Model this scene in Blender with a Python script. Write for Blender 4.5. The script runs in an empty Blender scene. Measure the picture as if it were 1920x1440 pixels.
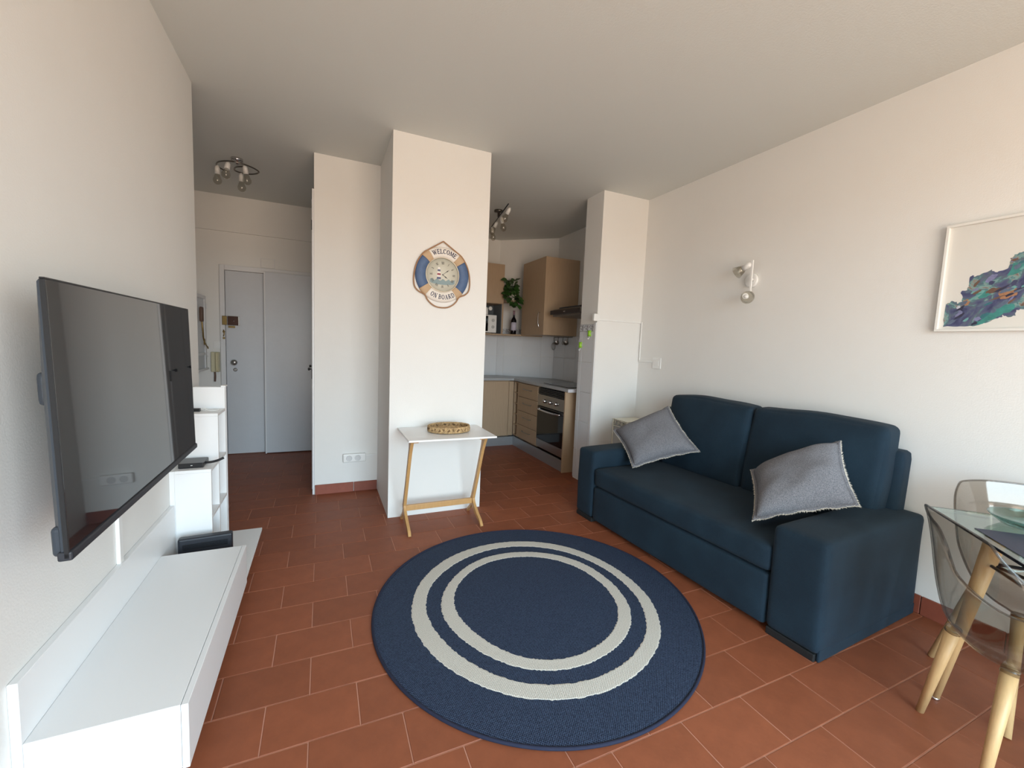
import bpy, bmesh, math, random
from mathutils import Vector, Matrix, noise
random.seed(7)
D = bpy.data
SC = bpy.context.scene
COL = SC.collection
PI = math.pi

# ---------------------------------------------------------------- camera
cam_d = D.cameras.new('camera'); cam = D.objects.new('camera', cam_d); COL.objects.link(cam)
cam_d.sensor_width = 36.0; cam_d.lens = 792.82/1920*36.0; cam_d.clip_start = .02; cam_d.clip_end = 200
rt = Vector((.9121848, -.4077690, .0405393)); fw = Vector((.4097789, .9078175, -.0891548)); up = Vector((-.0004477, .0979378, .9951924))
cam.matrix_world = Matrix(((rt.x, up.x, -fw.x, 0), (rt.y, up.y, -fw.y, 0), (rt.z, up.z, -fw.z, 1.35), (0, 0, 0, 1)))
SC.camera = cam

# ---------------------------------------------------------------- light
SC.view_settings.view_transform = 'Standard'; SC.view_settings.look = 'None'
SC.view_settings.gamma = 1; SC.view_settings.use_curve_mapping = False
SC.view_settings.exposure = 0.62
w = D.worlds.new('sky'); SC.world = w; w.use_nodes = True
wt_ = w.node_tree; bgn = wt_.nodes['Background']
tcw = wt_.nodes.new('ShaderNodeTexCoord'); sxw = wt_.nodes.new('ShaderNodeSeparateXYZ'); crw = wt_.nodes.new('ShaderNodeValToRGB')
mrw = wt_.nodes.new('ShaderNodeMapRange'); mrw.inputs['From Min'].default_value = -1; mrw.inputs['From Max'].default_value = 1
wt_.links.new(tcw.outputs['Generated'], sxw.inputs[0]); wt_.links.new(sxw.outputs[2], mrw.inputs[0]); wt_.links.new(mrw.outputs[0], crw.inputs[0]); wt_.links.new(crw.outputs[0], bgn.inputs[0])
# sky over sunlit terracotta roofs and terrace, the same all the way round
ee = crw.color_ramp.elements
ee[0].position = 0; ee[0].color = (.47, .375, .29, 1); ee[1].position = 1; ee[1].color = (.50, .78, 1.0, 1)
for p_, c_ in ((.485, (.54, .425, .325, 1)), (.515, (.80, .92, .98, 1)), (.60, (.64, .86, 1.0, 1))):
    x_ = ee.new(p_); x_.color = c_
bgn.inputs[1].default_value = 9.0

def area(name, loc, rot, sx, sy, power, col, spread=180):
    l = D.lights.new(name, 'AREA'); l.shape = 'RECTANGLE'; l.size = sx; l.size_y = sy
    l.energy = power; l.color = col; l.spread = math.radians(spread)
    o = D.objects.new(name, l); COL.objects.link(o); o.location = loc; o.rotation_euler = rot
    return o
# daylight comes in through the open balcony door behind the camera (a portal guides the sampling)
pt = area('balcony_portal', (.95, -1.86, 1.225), (math.radians(90), 0, 0), 2.6, 2.4, 1, (1, 1, 1)); pt.data.cycles.is_portal = True

# ---------------------------------------------------------------- materials
def lin(c):
    return tuple(((x/255)/12.92 if x/255 <= .04045 else ((x/255+.055)/1.055)**2.4) for x in c)+(1,)
class N:
    def __init__(s, name):
        s.m = D.materials.new(name); s.m.use_nodes = True; s.t = s.m.node_tree
        s.b = s.t.nodes['Principled BSDF']; s.out = s.t.nodes['Material Output']
    def n(s, typ, **kw):
        o = s.t.nodes.new(typ)
        for k, v in kw.items():
            if k.startswith('i_'):
                o.inputs[k[2:].replace('_', ' ')].default_value = v
            else: setattr(o, k, v)
        return o
    def l(s, a, b): s.t.links.new(a, b)
    def coord(s): return s.n('ShaderNodeTexCoord').outputs['Object']
def mat(name, c, rough=.5, metal=0, bump=0, scale=100, var=0, vscale=8, spec=.5, stretch=None, rnd=0, sheen=0, bdist=.002):
    M = N(name); b = M.b
    b.inputs['Base Color'].default_value = lin(c); b.inputs['Roughness'].default_value = rough
    b.inputs['Metallic'].default_value = metal; b.inputs['Specular IOR Level'].default_value = spec
    if sheen: b.inputs['Sheen Weight'].default_value = sheen
    co = None
    if bump or var:
        co = M.coord()
        if stretch:
            mp = M.n('ShaderNodeMapping'); mp.inputs['Scale'].default_value = stretch; M.l(co, mp.inputs[0]); co = mp.outputs[0]
    if bump:
        nz = M.n('ShaderNodeTexNoise', i_Scale=scale, i_Detail=3.0); M.l(co, nz.inputs['Vector'])
        bp = M.n('ShaderNodeBump', i_Strength=bump, i_Distance=bdist); M.l(nz.outputs['Fac'], bp.inputs['Height']); M.l(bp.outputs[0], b.inputs['Normal'])
    src = None
    if var:
        nz = M.n('ShaderNodeTexNoise', i_Scale=vscale, i_Detail=5.0, i_Roughness=.65); M.l(co, nz.inputs['Vector'])
        mr = M.n('ShaderNodeMapRange'); mr.inputs['From Min'].default_value = .25; mr.inputs['From Max'].default_value = .75
        mr.inputs['To Min'].default_value = 1-var; mr.inputs['To Max'].default_value = 1+var
        M.l(nz.outputs['Fac'], mr.inputs[0]); src = mr.outputs[0]
    if rnd:
        oi = M.n('ShaderNodeObjectInfo')
        mr = M.n('ShaderNodeMapRange'); mr.inputs['To Min'].default_value = 1-rnd; mr.inputs['To Max'].default_value = 1+rnd
        M.l(oi.outputs['Random'], mr.inputs[0])
        if src:
            mu = M.n('ShaderNodeMath', operation='MULTIPLY'); M.l(src, mu.inputs[0]); M.l(mr.outputs[0], mu.inputs[1]); src = mu.outputs[0]
        else: src = mr.outputs[0]
    if src:
        vm = M.n('ShaderNodeVectorMath', operation='SCALE'); vm.inputs[0].default_value = lin(c)[:3]; M.l(src, vm.inputs['Scale'])
        M.l(vm.outputs[0], b.inputs['Base Color'])
    return M.m

M_wall = mat('wall_plaster', (232, 231, 228), .75, bump=.2, scale=160, var=.012, vscale=3, bdist=.003)
M_ceil = mat('ceiling_plaster', (216, 219, 216), .85, bump=.25, scale=120, bdist=.003)
M_trimw = mat('white_gloss_paint', (226, 227, 229), .35, bump=.08, scale=40)
M_doorp = mat('door_gloss_paint', (206, 209, 214), .28, bump=.25, scale=14, var=.02, vscale=9, bdist=.004)
M_white = mat('white_laminate', (238, 239, 240), .38)
M_plastic = mat('white_plastic', (236, 236, 234), .35)
M_cream = mat('cream_plastic', (206, 199, 168), .4)
M_grout = mat('grout', (196, 142, 120), .9, bump=.3, scale=300)
M_tile = mat('terracotta_tile', (142, 80, 53), .52, bump=.2, scale=60, var=.14, vscale=11, rnd=.09, spec=.42)
M_base = mat('terracotta_skirting', (140, 74, 56), .5, bump=.2, scale=60, var=.12, vscale=14, rnd=.08)
M_wood = mat('oak_laminate', (180, 154, 126), .5, var=.07, vscale=9, stretch=(9, 9, .7), bump=.05, scale=60)
M_wood2 = mat('pale_oak_legs', (204, 168, 120), .45, var=.10, vscale=14, stretch=(6, 6, 1))
M_bamboo = mat('bamboo_wood', (196, 152, 98), .42, var=.08, vscale=20, stretch=(5, 5, 1))
M_black = mat('black_plastic', (24, 26, 30), .35)
M_dark = mat('dark_grey_plastic', (38, 42, 50), .45)
M_tvrear = mat('tv_rear_plastic', (52, 60, 70), .4)
M_chrome = mat('chrome', (210, 210, 212), .12, 1)
M_steel = mat('brushed_steel', (170, 168, 164), .32, 1, bump=.05, scale=60, stretch=(1, 40, 40))
M_brass = mat('old_brass', (150, 128, 84), .35, .9)
M_kick = mat('aluminium_plinth', (168, 172, 176), .35, .6)
M_granite = mat('grey_worktop', (168, 170, 172), .3, var=.12, vscale=160)
M_edge = mat('worktop_end_cap', (205, 205, 210), .35)
M_glassblk = mat('black_glass', (8, 9, 11), .05)
M_tilew = mat('white_wall_tile', (222, 224, 227), .2, rnd=.015, var=.01)
M_grey = mat('grey_wall_tile_grout', (200, 202, 204), .8)
M_green = mat('leaf_green', (50, 84, 36), .4, rnd=.35, var=.15, vscale=30)
M_lime = mat('lime_green_plastic', (150, 205, 50), .35)
M_rope = mat('jute_rope', (166, 128, 96), .8, bump=.8, scale=400)
M_ringw = mat('ring_white', (236, 230, 222), .55, bump=.1, scale=80)
M_ringb = mat('ring_blue', (78, 102, 140), .55, bump=.2, scale=60, var=.12, vscale=30)
M_band = mat('hessian_band', (198, 170, 138), .85, bump=.5, scale=500)
M_ink = mat('navy_ink', (28, 32, 70), .6)
M_face = mat('clock_face_paper', (210, 208, 194), .5)
M_wicker = mat('water_hyacinth', (182, 152, 110), .8, bump=.9, scale=200, var=.6, vscale=42)
M_pot = mat('white_ceramic', (225, 222, 214), .25)
M_white_metal = mat('cream_white_metal', (226, 221, 204), .45)
M_frame = mat('white_picture_frame', (232, 231, 226), .4)
M_paper = mat('picture_paper', (230, 228, 222), .6)
M_wine = mat('dark_wine_glass', (14, 10, 16), .08)
M_label = mat('bottle_label', (196, 190, 206), .6)
M_red = mat('dull_red', (150, 70, 80), .6)
M_fringe = mat('cream_fringe', (214, 208, 196), .9, bump=.6, scale=500)
M_navyc = mat('navy_fabric_edge', (24, 30, 54), .85, bump=.4, scale=600)
M_leather = mat('brown_leather', (98, 72, 58), .5)
M_sea = mat('pale_blue_print', (136, 156, 160), .6)
M_navymat = mat('navy_placemat', (40, 44, 66), .55, bump=.4, scale=500)

def sofa_mat():
    M = N('navy_sofa_cloth'); b = M.b; co = M.coord()
    nz = M.n('ShaderNodeTexNoise', i_Scale=420.0, i_Detail=2.0); M.l(co, nz.inputs['Vector'])
    nz2 = M.n('ShaderNodeTexNoise', i_Scale=5.0, i_Detail=3.0); M.l(co, nz2.inputs['Vector'])
    ad = M.n('ShaderNodeMath', operation='ADD'); M.l(nz.outputs['Fac'], ad.inputs[0]); M.l(nz2.outputs['Fac'], ad.inputs[1])
    cr = M.n('ShaderNodeValToRGB'); cr.color_ramp.elements[0].position = .3; cr.color_ramp.elements[1].position = .75
    cr.color_ramp.elements[0].color = lin((17, 33, 46)); cr.color_ramp.elements[1].color = lin((32, 54, 69))
    dv = M.n('ShaderNodeMath', operation='MULTIPLY'); dv.inputs[1].default_value = .5; M.l(ad.outputs[0], dv.inputs[0])
    M.l(dv.outputs[0], cr.inputs[0]); M.l(cr.outputs[0], b.inputs['Base Color'])
    bp = M.n('ShaderNodeBump', i_Strength=.8, i_Distance=.002); M.l(nz.outputs['Fac'], bp.inputs['Height']); M.l(bp.outputs[0], b.inputs['Normal'])
    b.inputs['Roughness'].default_value = .8; b.inputs['Sheen Weight'].default_value = .03; b.inputs['Specular IOR Level'].default_value = .25
    return M.m
M_sofa = sofa_mat()
def grey_mat():
    M = N('grey_melange_cloth'); b = M.b; co = M.coord()
    nz = M.n('ShaderNodeTexNoise', i_Scale=230.0, i_Detail=4.0, i_Roughness=.8); M.l(co, nz.inputs['Vector'])
    cr = M.n('ShaderNodeValToRGB'); cr.color_ramp.elements[0].position = .35; cr.color_ramp.elements[1].position = .68
    cr.color_ramp.elements[0].color = lin((86, 88, 95)); cr.color_ramp.elements[1].color = lin((146, 146, 151))
    M.l(nz.outputs['Fac'], cr.inputs[0]); M.l(cr.outputs[0], b.inputs['Base Color'])
    bp = M.n('ShaderNodeBump', i_Strength=.5, i_Distance=.0015); M.l(nz.outputs['Fac'], bp.inputs['Height']); M.l(bp.outputs[0], b.inputs['Normal'])
    b.inputs['Roughness'].default_value = .9; b.inputs['Specular IOR Level'].default_value = .2
    return M.m
M_pillow = grey_mat()
def weave(name, lo, hi, pitch):
    M = N(name); b = M.b; co = M.coord()
    sp = M.n('ShaderNodeSeparateXYZ'); M.l(co, sp.inputs[0])
    k = 2*PI/pitch
    def sn(o, kk, ph=0):
        a = M.n('ShaderNodeMath', operation='MULTIPLY_ADD'); a.inputs[1].default_value = kk; a.inputs[2].default_value = ph; M.l(o, a.inputs[0])
        s = M.n('ShaderNodeMath', operation='SINE'); M.l(a.outputs[0], s.inputs[0]); return s.outputs[0]
    nz0 = M.n('ShaderNodeTexNoise', i_Scale=6.0, i_Detail=2.0); M.l(co, nz0.inputs['Vector'])
    mu = M.n('ShaderNodeMath', operation='MULTIPLY'); M.l(sn(sp.outputs[0], k), mu.inputs[0]); M.l(sn(sp.outputs[1], k), mu.inputs[1])
    nz = M.n('ShaderNodeTexNoise', i_Scale=260.0, i_Detail=2.0); M.l(co, nz.inputs['Vector'])
    ad = M.n('ShaderNodeMath', operation='MULTIPLY_ADD'); ad.inputs[1].default_value = .35; M.l(mu.outputs[0], ad.inputs[0]); M.l(nz.outputs['Fac'], ad.inputs[2])
    cr = M.n('ShaderNodeValToRGB'); cr.color_ramp.elements[0].position = .25; cr.color_ramp.elements[1].position = .85
    cr.color_ramp.elements[0].color = lin(lo); cr.color_ramp.elements[1].color = lin(hi)
    M.l(ad.outputs[0], cr.inputs[0]); M.l(cr.outputs[0], b.inputs['Base Color'])
    bp = M.n('ShaderNodeBump', i_Strength=.7, i_Distance=.002); M.l(ad.outputs[0], bp.inputs['Height']); M.l(bp.outputs[0], b.inputs['Normal'])
    b.inputs['Roughness'].default_value = .85; b.inputs['Specular IOR Level'].default_value = .25
    return M.m
M_rug = weave('navy_rug_weave', (20, 27, 46), (70, 86, 112), .0095)
M_rugw = weave('cream_rug_weave', (178, 174, 164), (232, 228, 220), .0095)
def screen_mat():
    M = N('tv_screen_glass'); b = M.b
    b.inputs['Base Color'].default_value = (.012, .014, .018, 1); b.inputs['Roughness'].default_value = .03; b.inputs['IOR'].default_value = 2.2
    return M.m
M_screen = screen_mat()
def clear(name, tint, refl=.5, rough=.04, ior=1.45):
    M = N(name); t = M.t; t.nodes.remove(M.b)
    tr = M.n('ShaderNodeBsdfTransparent'); tr.inputs[0].default_value = lin(tint)
    gl = M.n('ShaderNodeBsdfGlossy', i_Roughness=rough); mx = M.n('ShaderNodeMixShader')
    fr = M.n('ShaderNodeLayerWeight'); fr.inputs['Blend'].default_value = .5
    pw = M.n('ShaderNodeMath', operation='POWER'); pw.inputs[1].default_value = 4.5; M.l(fr.outputs['Facing'], pw.inputs[0])
    mu = M.n('ShaderNodeMath', operation='MULTIPLY_ADD'); mu.inputs[1].default_value = .8*refl; mu.inputs[2].default_value = .045*refl; M.l(pw.outputs[0], mu.inputs[0]); M.l(mu.outputs[0], mx.inputs[0])
    M.l(tr.outputs[0], mx.inputs[1]); M.l(gl.outputs[0], mx.inputs[2]); M.l(mx.outputs[0], M.out.inputs[0])
    return M.m
M_poly = clear('smoky_polycarbonate', (233, 230, 226), 1.0)
M_rim = clear('polycarbonate_edge', (216, 214, 212), 1.0)
M_glass = clear('table_glass', (228, 240, 236), 1.2, .01)
M_bowl = clear('clear_bowl_glass', (206, 226, 222), 1.3, .03)
M_bulb = clear('lamp_glass', (236, 234, 228), 1.5, .05)
M_gedge = mat('dark_glass_edge', (18, 20, 34), .1)

def paint_mat():
    M = N('acrylic_paint_print'); b = M.b; co = M.coord()
    nz = M.n('ShaderNodeTexNoise', i_Scale=9.0, i_Detail=5.0, i_Roughness=.65, i_Distortion=1.2); M.l(co, nz.inputs['Vector'])
    cr = M.n('ShaderNodeValToRGB'); e = cr.color_ramp.elements
    e[0].position = .25; e[0].color = lin((34, 36, 60)); e[1].position = .78; e[1].color = lin((206, 200, 206))
    for p, c in ((.37, (50, 58, 98)), (.45, (78, 84, 124)), (.50, (92, 104, 120)), (.535, (78, 120, 128)), (.575, (126, 166, 164)), (.61, (150, 128, 116)), (.645, (88, 84, 104)), (.69, (140, 142, 174))):
        x = cr.color_ramp.elements.new(p); x.color = lin(c)
    M.l(nz.outputs['Fac'], cr.inputs[0]); M.l(cr.outputs[0], b.inputs['Base Color'])
    b.inputs['Roughness'].default_value = .5
    return M.m
M_paint = paint_mat()
M_teal = mat('teal_paint', (56, 138, 132), .5, var=.3, vscale=45)
M_ochre = mat('ochre_paint', (170, 122, 86), .5, var=.3, vscale=50)

# ---------------------------------------------------------------- geometry helpers
def bm_new(): return bmesh.new()
def box(bm, lo, hi, bev=0, seg=2):
    t = bmesh.new(); bmesh.ops.create_cube(t, size=1)
    for v in t.verts:
        v.co = Vector([(lo[i]+hi[i])/2+v.co[i]*(hi[i]-lo[i]) for i in range(3)])
    if bev: bmesh.ops.bevel(t, geom=t.edges[:], offset=bev, segments=seg, profile=.5, affect='EDGES', clamp_overlap=True)
    join(bm, t); return bm
def join(bm, t):
    m = D.meshes.new('tmp'); t.to_mesh(m); t.free(); bm.from_mesh(m); D.meshes.remove(m)
def prism(bm, pts, axis, a, b, bev=0):
    """polygon pts (2D) extruded along axis from a to b. axis 0: pts=(y,z); 1: (x,z); 2: (x,y)"""
    t = bmesh.new()
    def P(p, c): return {0: (c, p[0], p[1]), 1: (p[0], c, p[1]), 2: (p[0], p[1], c)}[axis]
    A = [t.verts.new(P(p, a)) for p in pts]; B = [t.verts.new(P(p, b)) for p in pts]
    n = len(pts); t.faces.new(A); t.faces.new(B[::-1])
    for i in range(n): t.faces.new((A[i], B[i], B[(i+1) % n], A[(i+1) % n]))
    bmesh.ops.recalc_face_normals(t, faces=t.faces[:])
    if bev: bmesh.ops.bevel(t, geom=t.edges[:], offset=bev, segments=2, profile=.5, affect='EDGES', clamp_overlap=True)
    join(bm, t); return bm
def cat(pts, n=6, closed=False):
    pts = [Vector(p) for p in pts]; out = []; m = len(pts)
    for i in range(m if closed else m-1):
        g = (lambda k: pts[k % m]) if closed else (lambda k: pts[max(0, min(m-1, k))])
        p0, p1, p2, p3 = g(i-1), g(i), g(i+1), g(i+2)
        for j in range(n):
            t = j/n
            out.append(.5*((2*p1)+(p2-p0)*t+(2*p0-5*p1+4*p2-p3)*t*t+(3*p1-p0-3*p2+p3)*t**3))
    if not closed: out.append(pts[-1])
    return out
def tube(bm, pts, r, n=10, closed=False, caps=True):
    pts = [Vector(p) for p in pts]; m = len(pts)
    rs = r if isinstance(r, (list, tuple)) else [r]*m
    nrm = None; rings = []
    for i, p in enumerate(pts):
        if closed: d = pts[(i+1) % m]-pts[i-1]
        else: d = pts[min(m-1, i+1)]-pts[max(0, i-1)]
        d.normalize()
        if nrm is None:
            nrm = d.orthogonal().normalized()
        else:
            nrm = (nrm-d*nrm.dot(d)); nrm = nrm.normalized() if nrm.length > 1e-6 else d.orthogonal().normalized()
        bi = d.cross(nrm)
        rings.append([bm.verts.new(p+(nrm*math.cos(2*PI*k/n)+bi*math.sin(2*PI*k/n))*rs[i]) for k in range(n)])
    for i in range(m if closed else m-1):
        a, b = rings[i], rings[(i+1) % m]
        for k in range(n):
            f = bm.faces.new((a[k], a[(k+1) % n], b[(k+1) % n], b[k])); f.smooth = True
    if caps and not closed:
        bm.faces.new(rings[0][::-1]); bm.faces.new(rings[-1])
    return bm
def lathe(bm, prof, c=(0, 0, 0), n=24, ax=None, smooth=True):
    """prof [(r,h)...] about +z at c, or about direction ax"""
    c = Vector(c); q = Vector((0, 0, 1)).rotation_difference(Vector(ax)) if ax is not None else None
    rings = []
    for r, h in prof:
        ring = []
        for k in range(n):
            v = Vector((max(r, 1e-5)*math.cos(2*PI*k/n), max(r, 1e-5)*math.sin(2*PI*k/n), h))
            if q: v = q @ v
            ring.append(bm.verts.new(c+v))
        rings.append(ring)
    for a, b in zip(rings, rings[1:]):
        for k in range(n):
            f = bm.faces.new((a[k], a[(k+1) % n], b[(k+1) % n], b[k])); f.smooth = smooth
    bm.faces.new(rings[0][::-1]); bm.faces.new(rings[-1])
    return bm
def puff(bm, lo, hi, r, bulge=(0, 0, 0), n=14, wr=0, seed=0, fn=None):
    """soft box: rounded edges radius r, faces bulging by bulge[i] along axis i, wrinkle noise wr"""
    t = bmesh.new(); bmesh.ops.create_cube(t, size=2)
    bmesh.ops.subdivide_edges(t, edges=t.edges[:], cuts=n, use_grid_fill=True)
    c = Vector([(lo[i]+hi[i])/2 for i in range(3)]); h = Vector([(hi[i]-lo[i])/2 for i in range(3)])
    for v in t.verts:
        s = Vector([math.sin(x*PI/2) for x in v.co])
        p = Vector([s[i]*h[i] for i in range(3)])
        inner = Vector([max(-(h[i]-r), min(h[i]-r, p[i])) for i in range(3)])
        d = p-inner
        if d.length > 1e-9: p = inner+d.normalized()*r
        for i in range(3):
            if bulge[i]:
                j, k = [a for a in range(3) if a != i]
                wgt = (1-s[j]**2)*(1-s[k]**2)*s[i]
                p[i] += bulge[i]*wgt
        if wr:
            nn = noise.noise_vector(Vector((p.x*4+seed, p.y*4, p.z*4)))
            p += nn*wr
        p += c
        if fn: p = fn(p)
        v.co = p
    for f in t.faces: f.smooth = True
    join(bm, t); return bm
def smooth(bm, ang=None):
    for f in bm.faces: f.smooth = True
    return bm
USED = {}
def nm(name): return name
def tag(o, label=None, category=None, group=None, kind=None):
    if label: o['label'] = label
    if category: o['category'] = category
    if group: o['group'] = group
    if kind: o['kind'] = kind
    return o
def obj(name, bm, m, parent=None, label=None, local=False, mods=None, kind=None):
    me = D.meshes.new(name)
    if parent is not None and not local:
        bm.transform(parent.matrix_world.inverted())
    bmesh.ops.recalc_face_normals(bm, faces=bm.faces[:]) if len(bm.faces) < 60000 else None
    bm.to_mesh(me); bm.free(); me.materials.append(m)
    o = D.objects.new(name, me); COL.objects.link(o)
    if parent is not None: o.parent = parent
    if label: o['label'] = label
    if kind: o['kind'] = kind
    return o
def sub(name, bm, m, part, thingobj, label=None, local=False):
    """sub-part: part sits at the thing's origin, so thing space = part space"""
    if not local: bm.transform(thingobj.matrix_world.inverted())
    return obj(name, bm, m, part, label, local=True)
def thing(name, loc, label, category, rz=0, group=None, kind=None):
    o = D.objects.new(name, None); COL.objects.link(o); o.empty_display_size = .1
    o.location = loc; o.rotation_euler = (0, 0, rz)
    o.matrix_world = Matrix.Translation(loc) @ Matrix.Rotation(rz, 4, 'Z')
    return tag(o, label, category, group, kind)
def struct(name, bm, m, label, category):
    o = obj(name, bm, m); return tag(o, label, category, None, 'structure')
def copy_tree(o, parent=None):
    c = o.copy(); COL.objects.link(c)
    if parent: c.parent = parent
    for ch in list(o.children): copy_tree(ch, c)
    return c
def B(lo, hi, bev=0, seg=2): return box(bm_new(), lo, hi, bev, seg)

# ================================================================ SETTING
H = 2.84
# floor ----------------------------------------------------------
floor = struct('floor', B((-1.6, -1.9, -.06), (3.05, 5.9, -.0025)), M_grout, 'terracotta tiled floor in running bond with pale pink joints', 'floor')
TX, TY, G = .3118, .2068, .0038
cells = []
for k in range(-13, 25):
    y0 = .83+TY*k
    for j in range(-5, 12):
        x0 = (-.354 if k % 2 == 0 else -.187)+TX*j
        if x0+TX < -1.5 or x0 > 3.0 or y0 > 5.75: continue
        cx, cy = x0+TX/2, y0+TY/2
        q = Vector((cx, cy, -1.35)); dz = q.dot(fw)
        vis = dz > .3
        if vis:
            px = 960+792.8*q.dot(rt)/dz; py = 720-792.8*q.dot(up)/dz
            vis = -60 < px < 1980 and py < 1530
        if cx < -.713 and cy < 3.2: vis = False
        if -.3 < cx < 1.2 and cy > 4.1: vis = False
        if cx > 2.45 and cy > 3.5: vis = False
        if cx > 2.2 and 1.3 < cy < 2.7: vis = False
        if .5 < cx < 1.55 and 1.4 < cy < 2.45: vis = False
        if cx < -.713+.1 and cy < 3.0: vis = False
        cells.append((dz if vis else 99, x0, y0))
cells.sort()
tm_ = bm_new(); box(tm_, (-(TX-G)/2, -(TY-G)/2, -.006), ((TX-G)/2, (TY-G)/2, 0), .0016, 1)
tile_me = D.meshes.new('tile'); tm_.to_mesh(tile_me); tm_.free(); tile_me.materials.append(M_tile)
rest = bm_new()
for i, (d, x0, y0) in enumerate(cells):
    if i < 285 and d < 99:
        o = D.objects.new('tile', tile_me); COL.objects.link(o); o.parent = floor
        o.location = (x0+TX/2, y0+TY/2, random.uniform(-.0004, .0004))
        o.rotation_euler = (random.uniform(-.002, .002), random.uniform(-.002, .002), random.uniform(-.003, .003))
    else: box(rest, (x0+G/2, y0+G/2, -.006), (x0+TX-G/2, y0+TY-G/2, 0))
obj('tile_field', rest, M_tile, floor, kind='stuff')
# ceiling, walls --------------------------------------------------
struct('ceiling', B((-1.6, -1.9, H), (3.05, 5.9, H+.1)), M_ceil, 'matt white plastered ceiling over the whole room', 'ceiling')
struct('wall_left', B((-.85, -1.9, 0), (-.713, 3.25, H)), M_wall, 'white plastered wall behind the television', 'wall')
struct('wall_hall_left', B((-1.6, 3.25, 0), (-1.36, 5.6, H)), M_wall, 'white side wall of the entrance hall', 'wall')
struct('wall_hall_front', B((-1.6, 3.1, 0), (-.85, 3.25, H)), M_wall, 'white return wall of the entrance hall', 'wall')
struct('wall_hall_back', B((-1.6, 5.6, 0), (-.06, 5.72, H)), M_wall, 'white wall around the entrance door at the end of the hall', 'wall')
struct('trim_1', B((-1.36, 5.575, 2.462), (-.06, 5.601, H)), M_wall, 'shallow white beam across the top of the hall end wall', 'beam')
struct('wall_partition', B((-.06, 3.93, 0), (1.2, 5.8, H)), M_wall, 'white wall with the double socket, set back left of the clock pillar', 'wall')
struct('wall_column', B((.459, 3.23, 0), (1.203, 3.935, H)), M_wall, 'white pillar that carries the lifebuoy clock', 'wall')
struct('wall_right', B((2.95, -1.9, 0), (3.1, 5.3, H)), M_wall, 'white wall behind the navy sofa with picture and spot lamp', 'wall')
struct('wall_pillar', B((2.414, 3.42, 0), (2.955, 3.70, H)), M_wall, 'white wall stub between the kitchen and the sofa', 'wall')
struct('wall_kitchen_back', B((1.1, 5.73, 0), (2.33, 5.85, H)), M_wall, 'white far wall of the kitchen', 'wall')
dg = Vector((2.32-2.95, 5.73-5.16, 0)).normalized(); dn = Vector((dg.y, -dg.x, 0))  # along, outward
if dn.dot(Vector((1, 1, 0))) < 0: dn = -dn
a0 = Vector((2.95, 5.16, 0))-dg*.0; a1 = Vector((2.32, 5.73, 0))
bm = bm_new(); prism(bm, [(a0.x, a0.y), (a1.x, a1.y), (a1.x+dn.x*.1, a1.y+dn.y*.1), (a0.x+dn.x*.1, a0.y+dn.y*.1)], 2, 0, H)
struct('wall_kitchen_corner', bm, M_wall, 'white diagonal wall across the kitchen corner', 'wall')
# wall behind the camera with balcony door opening
bm = bm_new(); box(bm, (-.85, -1.9, 0), (-.4, -1.8, H)); box(bm, (2.3, -1.9, 0), (3.05, -1.8, H)); box(bm, (-.4, -1.9, 2.45), (2.3, -1.8, H))
struct('wall_back', bm, M_wall, 'white wall with the balcony opening', 'wall')
bm = bm_new()
for x in (-.4, 2.24): box(bm, (x, -1.88, 0), (x+.06, -1.82, 2.45), .004)
box(bm, (-.34, -1.88, 2.39), (2.24, -1.82, 2.45), .004)
struct('window_1', bm, M_white, 'white frame of the balcony door', 'window')
# skirting -------------------------------------------------------
bs = thing('baseboard_partition', (-.06, 3.93, 0), 'terracotta tile skirting under the double socket', 'skirting', kind='structure')
for a, b in ((-.055, .257), (.261, .456)):
    obj('tile', B((a, 3.917, 0), (b, 3.9295, .085), .002, 1), M_base, bs)
bs = thing('baseboard_right', (2.95, 0, 0), 'terracotta tile skirting along the wall behind the sofa', 'skirting', kind='structure')
y = -1.75
while y < 3.4:
    obj('tile', B((2.937, y, 0), (2.9495, y+.308, .1), .002, 1), M_base, bs); y += .3118

# entrance doors ---------------------------------------------------
d1 = thing('door_1', (-.97, 5.6, 0), 'narrow white entrance door with night latch and round knob', 'door', kind='structure')
obj('leaf', B((-.966, 5.572, .012), (-.594, 5.606, 2.045), .002), M_doorp, d1)
obj('door_frame', box(box(B((-1.018, 5.565, 0), (-.971, 5.599, 2.105), .004), (-.971, 5.565, 2.05), (-.09, 5.601, 2.105), .004), (-.99, 5.56, 0), (-.972, 5.566, 2.07)), M_trimw, d1)
lk = obj('latch_lock', B((-.945, 5.545, 1.455), (-.845, 5.572, 1.552), .003), mat('bronze_lock', (74, 52, 44), .35, .6), d1, 'dark bronze night latch')
sub('lock_plate', B((-.95, 5.567, 1.45), (-.835, 5.5715, 1.558), .001), M_steel, lk, d1)
sub('latch_knob', lathe(bm_new(), [(.008, 0), (.008, .012), (.004, .02)], (-.885, 5.545, 1.5), 12, (0, -1, 0)), M_chrome, lk, d1)
sub('pull_plate', B((-.94, 5.55, 1.425), (-.878, 5.572, 1.447), .002), M_brass, lk, d1)
obj('strike_plate', B((-.995, 5.54, 1.455), (-.952, 5.56, 1.552), .003), M_brass, d1)
obj('door_knob', lathe(bm_new(), [(.008, 0), (.01, .02), (.028, .03), (.032, .045), (.022, .058), (.004, .062)], (-.888, 5.572, 1.045), 20, (0, -1, 0)), M_steel, d1)
obj('cylinder_lock', lathe(bm_new(), [(.02, 0), (.02, .006), (.012, .01)], (-.885, 5.572, .962), 16, (0, -1, 0)), M_steel, d1)
ch = bm_new()
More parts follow.
